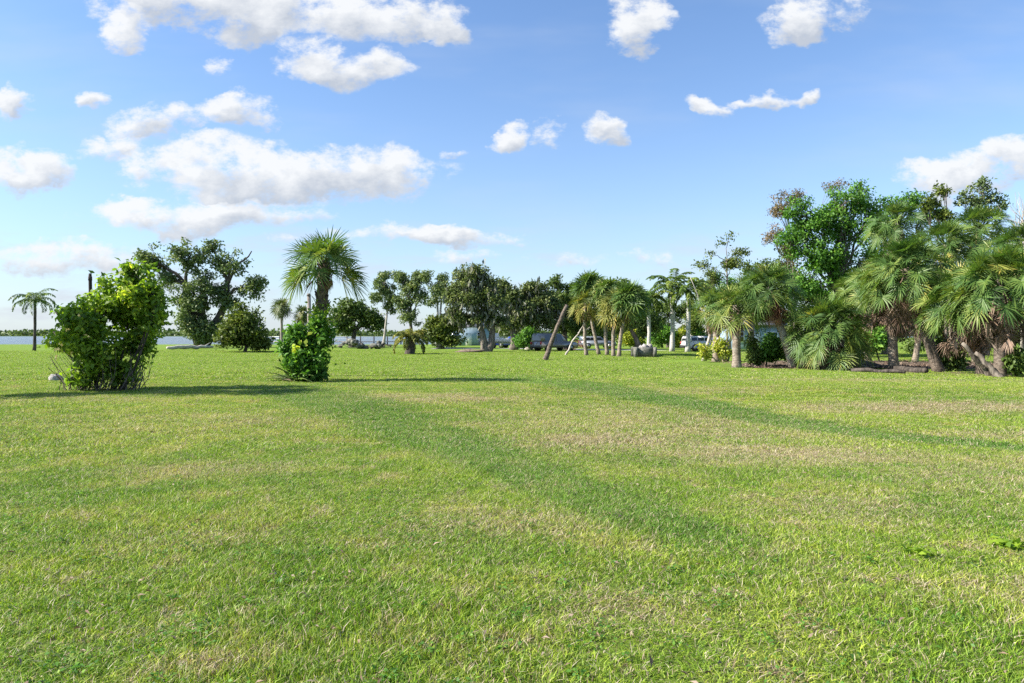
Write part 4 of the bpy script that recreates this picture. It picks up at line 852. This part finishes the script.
def car(label, g, rz, paint, L=4.6, W=1.85, H=1.75, suv=True):
    t = thing('parked_car', g, label, 'car', 'vehicles parked behind the trees', rz)
    def part(nm, mat, f, par=t, sm=False): mb = MB(); f(mb); return mb.build(nm, mat, par, smooth=sm)
    # side profile (x forward), lower body then greenhouse, lofted over the width
    lo = [(-.5, .35), (-.5, .62), (-.49, .95), (-.30, 1.0), (.16, 1.0), (.42, .92), (.49, .78), (.5, .38)]
    cab = [(-.485, .98), (-.47, 1.0 + .62 * (H - 1.0)), (-.45, H), (-.03, H), (.06, H - .04), (.20, 1.0)]
    def loft(m_, prof, y0, tops):
        P_ = np.array([(x * L, z) for x, z in prof]); k = len(P_)
        ws = np.array([y0 * (1 - tops * max(0, (z - .95)) / (H - .95)) for z in P_[:, 1]])
        A_ = np.stack([P_[:, 0], -ws, P_[:, 1]], 1); B_ = np.stack([P_[:, 0], ws, P_[:, 1]], 1); V = np.vstack([A_, B_])
        Q_ = [[q, (q + 1) % k, k + (q + 1) % k, k + q] for q in range(k)]
        Q_ += [[0, k - 1, k - 2, 1]] + [[1 + q, k - 2 - q, k - 3 - q, 2 + q] for q in range((k - 4) // 2)]
        Q_ += [[k, k + 1, 2 * k - 2, 2 * k - 1]] + [[k + 1 + q, k + 2 + q, 2 * k - 3 - q, 2 * k - 2 - q] for q in range((k - 4) // 2)]
        m_.add(V, Q_)
    part('body', M[paint], lambda m_: loft(m_, lo, W / 2, 0)); part('roof', M[paint], lambda m_: loft(m_, cab, W / 2 - .03, .18))
    for s_ in (-1, 1):
        for x0, x1 in ((-.40, -.26), (-.245, -.09), (-.075, .12)):
            part('window', M['glass'], lambda m_: m_.add([[x0 * L, s_ * (W / 2 - .035), 1.04], [x1 * L, s_ * (W / 2 - .035), 1.04], [min(x1, .05) * L, s_ * (W / 2 - .13), H - .14], [x0 * L + .05, s_ * (W / 2 - .13), H - .14]], [[0, 1, 2, 3]]))
    part('windscreen', M['glass'], lambda m_: m_.add([[.198 * L, -.72, 1.03], [.198 * L, .72, 1.03], [.075 * L, .62, H - .07], [.075 * L, -.62, H - .07]], [[0, 1, 2, 3]]))
    part('rear_window', M['glass'], lambda m_: m_.add([[-.487 * L, -.7, 1.06], [-.487 * L, .7, 1.06], [-.474 * L, .62, H - .22], [-.474 * L, -.62, H - .22]], [[0, 1, 2, 3]]))
    part('rear_bumper', M['chrome'], lambda m_: m_.box((-.505 * L, 0, .46), (.12, W * .96, .26))); part('front_bumper', M['chrome'], lambda m_: m_.box((.505 * L, 0, .46), (.12, W * .96, .26)))
    for s_ in (-1, 1):
        part('tail_light', M['redlamp'], lambda m_: m_.box((-.497 * L, s_ * W * .43, .82), (.06, .2, .26))); part('headlight', M['clearlamp'], lambda m_: m_.box((.488 * L, s_ * W * .38, .74), (.09, .34, .16)))
        if suv: part('roof_rail', M['chrome'], lambda m_: m_.box((-.2 * L, s_ * .62, H + .05), (.36 * L, .05, .06)))
        for x in (-.31, .31):
            wo = part('wheel', M['tyre'], lambda m_: m_.tube(np.array([[x * L, s_ * (W / 2 - .22), .36], [x * L, s_ * (W / 2 + .015), .36]]), .36, 20)); part('rim', M['rim'], lambda m_: m_.tube(np.array([[x * L, s_ * (W / 2 - .02), .36], [x * L, s_ * (W / 2 + .03), .36]]), .22, 14), wo)
    return t
g = G(554, 350.0); car('grey brown sport utility car parked behind the leaning trunk', g, R(35), 'paint_grey', 4.5)
g = G(513, 346.8); car('bright blue car parked beyond the mossy oaks', g, R(160), 'paint_blue', 4.2, 1.8, 1.5, False)
g = G(704, 349.8); car('white car glimpsed right of the royal palms', g, R(10), 'paint_white', 4.3, 1.8, 1.5, False)
g = G(597, 347.4); car('pale blue grey car behind the middle palm cluster', g, R(8), 'paint_silver', 4.3, 1.8, 1.5, False)
# boat on a trailer
g = G(497, 347.0); t = thing('boat', g, 'small white boat on a trailer left of the blue car', 'boat')
mb = MB(); hl = np.linspace(-2.3, 2.3, 9); wd = .85 * np.sqrt(np.clip(1 - ((hl + 2.3) / 4.75) ** 3, .02, 1)); V = []
for x, w__ in zip(hl, wd): V += [[x, -w__, 1.25], [x, -w__ * .7, .75], [x, 0, .55], [x, w__ * .7, .75], [x, w__, 1.25]]
Q_ = [[5 * i_ + j_, 5 * i_ + 5 + j_, 5 * i_ + 6 + j_, 5 * i_ + 1 + j_] for i_ in range(8) for j_ in range(4)] + [[5 * i_ + 4, 5 * i_ + 9, 5 * i_ + 5, 5 * i_] for i_ in range(8)] + [[0, 1, 3, 4], [1, 2, 3, 3]]
mb.add(V, Q_[:-1] ); mb.build('hull', M['paint_white'], t)
mb = MB(); mb.box((-.2, 0, 1.6), (1.0, .9, .6), taper=.8); mb.build('cabin', M['paint_white'], t)
mb = MB(); mb.box((.2, 0, .45), (5.0, .12, .1)); mb.box((-.4, 0, .4), (.1, 1.7, .1)); mb.build('trailer_frame', M['rim'], t)
for s_ in (-1, 1): mb = MB(); mb.tube(np.array([[-.4, s_ * .75, .3], [-.4, s_ * .93, .3]]), .3, 14); mb.build('wheel', M['tyre'], t)

# ---- right-hand grove
g = G(716, 360.4); fan_palm('short fan palm with a full rusty skirt of dead fronds, left end of the grove', g, at(717, 303, g[1]), r0=.24, r1=.19, nleaf=56, Lp=1.0, Lb=.75, elmin=-.05, skd=.8, skirt=70, smat='dead_red', group='fan palms of the right hand grove', vb=.5, skl=1.0, seg_w=.07, segs=16)
g = G(737, 366.2); fan_palm('fan palm with a straight dark trunk pale at its foot', g, at(736, 305, g[1]), r0=.22, r1=.18, nleaf=56, Lp=1.0, Lb=.75, elmin=-.4, skirt=24, smat='dead', group='fan palms of the right hand grove', vb=.55, seg_w=.065, segs=18)
# vine-hung stump group at the left end
t = tree('grey dead stump wrapped in vines and weeds behind the rusty palm', G(728, 361), G(728, 361)[1], [(704, 352, 6, 6), (728, 349, 8, 7, 6, .6), (722, 344, 6, 8, 8, .5)], leaf=.18, nleaf=1400, mat='yellowleaf', tmat='drift', r=.12, name='dead_stump', cat='stump', csize=.5, stems=True, trunk=[curve(G(726, 360), at(732, 335, 42), 5, 0, 0, .05), curve(G(722, 360), at(718, 338, 42), 5, 0, 0, .05), curve(G(704, 360), at(710, 334, 43), 5, 0, 0, .05)])
GG = 'fan palms of the right hand grove'
g = G(795, 367.5); fan_palm('fan palm whose bare trunk leans left over the green shrub', g, at(768, 287, g[1]), r0=.22, r1=.15, nleaf=66, Lp=1.1, Lb=.74, elmin=-.35, skd=1, skirt=50, smat='dead_red', group=GG, vb=.42, bend=.0, segs=22)
g = G(752, 364); Yb = 42; fan_palm('fan palm half hidden behind the leaning one, brown fronds at its left', atY(752, Yb), at(750, 290, Yb), r0=.2, r1=.17, nleaf=52, Lp=1.0, Lb=.74, elmin=-.3, skd=1, skirt=50, smat='dead_red', group=GG, vb=.45, segs=16)
# low trunkless palm
g = G(829, 368.5); fan_palm('low bushy fan palm with fronds down to the ground', g, at(828, 326, g[1]), r0=.34, r1=.3, nleaf=120, Lp=1.45, Lb=.78, elmin=-.6, skirt=34, smat='dead', tmat='palm_bark_dark', boot=.2, group=GG, vb=.5, segs=24, skl=.9)
g = G(851, 368); mb = MB(); mb.tube(curve(g - [0, 0, .1], at(837, 341, g[1] + .2), 8, 0, -.04, .03), [.26, .2, .17, .12], 9); mb.tube(curve(g, g + [1.3, .1, .1], 5, .05, 0, .03), [.16, .05], 6)
tag(mb.build('leaning_palm_stump', M['palm_bark'], loc=g), 'grey broken trunk leaning beside the low bushy palm', 'tree trunk')
# tall broadleaf tree and others behind
g = atY(838, 50); Y = 50
tree('tall bright green broadleaf tree above the low bushy palm', g, Y, [(842, 203, 23, 20, 0, 1.1), (812, 222, 24, 22, 0, 1.1), (852, 232, 26, 22, 0, 1.1), (822, 252, 26, 22, 0, 1.1), (797, 212, 15, 15, 0, .6), (872, 208, 17, 16, 0, .9), (792, 242, 18, 22, 0, .8), (850, 285, 30, 18, 0, 1), (872, 262, 16, 22, 10, 1), (850, 262, 22, 18, 20, 1.1), (862, 300, 24, 20, 20, 1), (810, 280, 26, 18, 0, 1), (862, 190, 12, 8, 0, .6)],
     leaf=.24, nleaf=24000, mat='broad', tmat='bark', r=.3, csize=.7, ncl=.8, gap=.2, up=.6, lump=2)
tree('thin topped tree with brownish sparse leaves left of the tall green one', atY(792, 52), 52, [(782, 208, 18, 17, 0, .8), (800, 196, 20, 10, 0, .7), (772, 232, 14, 16, 0, .6), (785, 250, 16, 16, 0, .6), (840, 186, 26, 6, 0, .5)], leaf=.16, nleaf=3600, mat='russet', tmat='bark', r=.1, csize=.6, ncl=.8, gap=.4)
tree('green tree at the back filling in behind the leaning palm', atY(800, 55), 55, [(782, 262, 20, 18, 0, .9), (758, 272, 16, 14, 0, .8), (790, 285, 24, 22, 0, 1), (812, 300, 24, 20, 0, 1), (775, 310, 20, 18, 0, 1)], leaf=.26, nleaf=8000, mat='dark', tmat='bark', r=.22, csize=.85, gap=.15, group='dark trees behind the grove')
tree('dark tree at the back behind the trunks of the right hand palms', atY(885, 55), 55, [(880, 290, 26, 24, 0, 1), (865, 320, 24, 18, 0, 1), (905, 310, 24, 22, 0, 1), (903, 202, 20, 12, 0, .8), (885, 222, 22, 18, 0, .8), (925, 215, 16, 12, 0, .7), (895, 250, 24, 22, 0, 1)], leaf=.26, nleaf=11000, mat='broad', tmat='bark', r=.25, csize=.85, gap=.2, group='dark trees behind the grove')
tree('dark tree at the back, farthest right behind the palms', atY(985, 55), 55, [(965, 290, 30, 26, 0, 1), (1000, 285, 30, 26, 0, 1), (1030, 270, 30, 30, 0, 1), (985, 320, 34, 16, 0, 1), (945, 320, 20, 18, 0, 1)], leaf=.26, nleaf=11000, mat='dark', tmat='bark', r=.25, csize=.85, gap=.12, group='dark trees behind the grove')
tree('thin tree with a leafy tip poking above the palms near its left', atY(945, 50), 50, [(945, 190, 11, 7, 0, .6), (936, 202, 11, 8, 0, .6), (922, 205, 9, 8, 0, .6), (944, 216, 12, 10, 0, .7)], leaf=.25, nleaf=1500, mat='olive', tmat='bark', r=.1, csize=.6, gap=.3, twigs=True)
tree('thin leafy tree poking highest above the right hand palms', atY(980, 50), 50, [(979, 187, 8, 9, 0, .6), (966, 198, 9, 9, 0, .6), (998, 206, 7, 9, 0, .5), (978, 210, 13, 11, 0, .7), (986, 198, 8, 8, 0, .5)], leaf=.25, nleaf=1700, mat='airy', tmat='bark', r=.1, csize=.6, gap=.3)
g = atY(1022, 48); t = thing('bare_tree', g, 'bare leafless branches above the palms at the right edge', 'tree'); mb = MB(); mb.tube(curve(g, at(1023, 240, 48), 6, 0, 0, .05), [.14, .08], 6)
for q in range(26):
    a0 = at(1023, rng.uniform(225, 250), 48); e_ = at(1023 + rng.uniform(-18, 24), rng.uniform(190, 222), 48, rng.uniform(-1, 1)); mb.tube(curve(a0, e_, 6, 0, 0, .08), [.04, .01], 4, cap=False)
build_in(mb, 'trunk', M['bark_pale'], t)
for args in [
    ('tall fan palm with the highest crown behind the right hand grove', (893, 372), 44, (897, 226), .2, 46, 1.15, 18, 'dead', 0),
    ('fan palm with a shaded upright trunk, tan dead fronds under its crown', (894, 368.8), None, (889, 283), .26, 46, 1.1, 30, 'dead', 0),
    ('fan palm with a thick booted trunk leaning left over the fallen log', (940, 371.5), None, (905, 272), .27, 60, 1.15, 14, 'dead', .16),
    ('fan palm crowning the middle of the right hand mass', (955, 371), 38, (945, 248), .2, 50, 1.15, 10, 'dead', 0),
    ('fan palm with the upright crown under the thin leafy tree', (975, 371), 40, (978, 232), .2, 52, 1.15, 8, 'dead', 0),
    ('fan palm with a low crown and pale hanging fronds near the right edge', (984, 374), None, (965, 298), .24, 56, 1.1, 26, 'dead', .16),
    ('fan palm with a split twisted trunk at the right edge', (1000, 376.5), None, (1000, 284), .26, 62, 1.15, 22, 'dead', .16),
    ('fan palm with yellow tipped fronds cut by the right edge', (1030, 374), 33, (1024, 252), .22, 54, 1.15, 12, 'dead', 0),
    ('fan palm past the right edge whose dead fronds hang into view', (1050, 376), 31, (1046, 296), .24, 50, 1.15, 30, 'dead', 0),
    ('shaded fan palm behind the leaning booted one', (915, 368), 41, (925, 300), .2, 40, 1.1, 16, 'dead', 0),
    ('shaded fan palm deep behind the low bushy one', (868, 366), 42, (862, 292), .2, 40, 1.1, 10, 'dead', 0)]:
    lab, (bx, by), Yd, (cx_, cy_), r_, nl, Lb, sk, smt, bt = args
    g = G(bx, by) if Yd is None else atY(bx, Yd)
    fan_palm(lab, g, at(cx_, cy_ - 4, g[1]), r0=r_ * .82, r1=r_ * .72, nleaf=int(nl * 1.75), Lp=1.35, Lb=Lb * .6, elmin=-.42, skirt=int(sk * 2.6) + 14, skl=1.2, skd=1.5, seg_w=.075, smat=smt, group=GG, vb=.46 + rng.uniform(-.08, .08), segs=20, boot=bt, tmat='palm_bark_dark' if bt else 'palm_bark')
# fallen log and other dead wood
g = G(848, 365); mb = MB(); mb.tube(curve(G(842, 362) + [0, 0, .5], G(926, 373.2) + [0, 0, .15], 10, -.03, 0, .04), [.17, .2, .18, .12], 9)
tag(mb.build('fallen_log', M['bark_dark'], loc=g), 'long grey fallen trunk lying under the palms', 'log')  # dark bark puts the grove's shade into the log's colour
g = G(870, 373); mb = MB(); mb.tube(curve(G(852, 371.5) + [0, 0, .1], G(905, 373.4) + [0, 0, .1], 7, 0, 0, .03), [.1, .08], 7); tag(mb.build('fallen_branch', M['bark_dark'], loc=g), 'thinner branch on the ground in front of the fallen trunk', 'branch')
for (x0, y0, x1, y1, dY, lab) in [(992, 376, 962, 343, 0, 'pale split trunk slanting left at the foot of the right edge palms'), (1003, 377, 975, 352, .6, 'short pale stub slanting beside the split trunk'), (1015, 376, 1006, 340, -.3, 'dark upright stub near the right edge')]:
    g = G(x0, y0); mb = MB(); mb.tube(curve(g - [0, 0, .1], at(x1, y1, g[1] + dY), 7, 0, .04, .04), [.13, .1, .07], 8); tag(mb.build('dead_tree', M['bark' if x0 < 1010 else 'bark_dark'], loc=g), lab, 'tree trunk', 'dead trunks at the right edge')
# shrubs in the bed
for (px, by, lobes, mt, lf, n_, lab) in [
    (765, 365.5, [(766, 349, 11, 13), (780, 354, 12, 8), (772, 342, 8, 8), (757, 356, 6, 8)], 'broad', .2, 3800, 'leafy green shrub in the mulch left of the leaning palm'),
    (753, 365.8, [(753, 345, 4, 14), (752, 357, 4, 8)], 'dark', .16, 1100, 'narrow dark shrub right of the straight palm trunk'),
    (790, 362.0, [(793, 352, 13, 9), (812, 354, 10, 8)], 'dark', .2, 2200, 'dark low shrub in the shade behind the leaning trunk'),
    (949, 371, [(950, 357, 10, 12), (944, 349, 7, 9), (956, 362, 10, 7)], 'dark', .22, 2400, 'weedy dark shrub between the leaning booted palm and the right edge palms'),
    (1018, 377, [(1020, 364, 14, 10), (1032, 360, 14, 14)], 'dark', .22, 2200, 'dark weeds at the foot of the palms at the right edge'),
    (880, 361, [(880, 340, 14, 13), (868, 345, 9, 9)], 'broad', .22, 2400, 'bright green shrub seen between the trunks behind the fallen log'),
    (918, 358, [(915, 344, 12, 10)], 'dark', .22, 1600, 'dark shrub between the upright palm and the leaning booted palm')]:
    g = G(px, by); tree(lab, g, g[1], lobes, leaf=lf, nleaf=n_, mat=mt, tmat='bark_dark', r=.05, name='shrub', cat='shrub', csize=.42, gap=.1, stems=True, group='shrubs under the palm grove')
# leaf litter in the bed
mb = MB(); n = 5000; X = rng.uniform(12, 32, n); Yl = 33.8 - (X - 12) * .12 + rng.exponential(2.2, n) + rng.normal(0, .3, n)
C = np.stack([X, Yl, gz(X, Yl) + .06], 1); mb.leaves(C, randdir(n) * [1, 1, .25], np.tile([0, 0, 1.], (n, 1)) + rng.normal(0, .4, (n, 3)), rng.uniform(.08, .3, n), rng.uniform(.03, .08, n), rng.uniform(0, 1, n))
tag(mb.build('leaf_litter', M['dead']), 'dry fallen leaves and frond bits under the grove', 'leaf litter', kind='stuff')
# dark woods far behind on the right, and a few trees beyond the road
GT = 'trees beyond the lane'
for k, (px, Y, rx, top, mt, lab) in enumerate([(470, 150, 26, 318, 'dark', 'far dark tree behind the blue cottage'), (520, 140, 26, 312, 'oak', 'far dull green tree behind the blue car'), (585, 120, 28, 312, 'dark', 'far dark tree behind the middle palm cluster'), (640, 130, 30, 308, 'oak', 'far dull green tree behind the planter'),
                                             (735, 110, 34, 300, 'dark', 'far dark tree behind the straight palm trunk'), (800, 100, 36, 300, 'oak', 'far dull green tree behind the leaning palm'), (860, 95, 36, 300, 'dark', 'far dark tree behind the low bushy palm'), (925, 95, 36, 300, 'dark', 'far dark tree seen between the upright and the leaning booted trunks'), (990, 90, 40, 300, 'dark', 'far dark tree behind the right edge trunks'), (1060, 80, 46, 290, 'dark', 'far dark tree past the right edge')]):
    g = atY(px, Y); hb = (341 - top) / 2
    tree(lab, g, Y, [(px, top + hb * .8, rx * .8, hb * .9), (px - rx * .6, top + hb * 1.3, rx * .6, hb * .75), (px + rx * .6, top + hb * 1.3, rx * .6, hb * .75)], leaf=.5, nleaf=4500, mat=mt, tmat='bark', r=.35, csize=1.5, gap=.1, group=GT, twigs=False)
# weeds on the lawn
for k, (px, by, n_, s_, lab) in enumerate([(1012, 549, 70, .07, 'small bright broad leaved weed at the right edge of the lawn'), (922, 556, 45, .06, 'small dark green weed in the dry lawn near the right')]):
    g = G(px, by); mb = MB(); C = g + rng.normal(0, 1, (n_, 3)) * [.05, .04, .015] + [0, 0, .04]; mb.leaves(C, randdir(n_) * [1, 1, .5], randdir(n_, 2), s_, s_ * .6, rng.uniform(.3, .7, n_)); tag(mb.build('weed', M['bush'], loc=g), lab, 'weed')


# low broad weeds, dead leaves and taller tufts woven through the near lawn
mb = MB(); dm = MB()
for q in range(420):
    y = 2.6 + rng.exponential(4.5); x = rng.uniform(-1, 1) * (y * .8 + .5); k = int(rng.integers(6, 22)); sp_ = rng.uniform(.02, .07)
    if y > 20: continue
    C = np.stack([x + rng.normal(0, sp_, k), y + rng.normal(0, sp_, k), np.full(k, float(gz(x, y)) + .03) + rng.uniform(0, .015, k)], 1)
    mb.leaves(C, randdir(k) * [1, 1, .3], np.tile([0, 0, 1.], (k, 1)) + rng.normal(0, .35, (k, 3)), rng.uniform(.015, .035, k), rng.uniform(.01, .02, k), np.clip(rng.normal(.35, .2, k), 0, 1))
tag(mb.build('ground_weeds', M['broad']), 'scattered tiny broad leaved weeds woven through the near lawn', 'ground weeds', kind='stuff')
n = 900; y = 2.6 + rng.exponential(6, n); x = rng.uniform(-1, 1, n) * (y * .8 + .5); C = np.stack([x, y, gz(x, y) + .045], 1)
dm.leaves(C, randdir(n) * [1, 1, .3], np.tile([0, 0, 1.], (n, 1)) + rng.normal(0, .5, (n, 3)), rng.uniform(.02, .06, n), rng.uniform(.008, .02, n), rng.uniform(0, 1, n))
tag(dm.build('fallen_leaves', M['dead']), 'dry brown bits of leaf scattered over the near lawn', 'fallen leaves', kind='stuff')
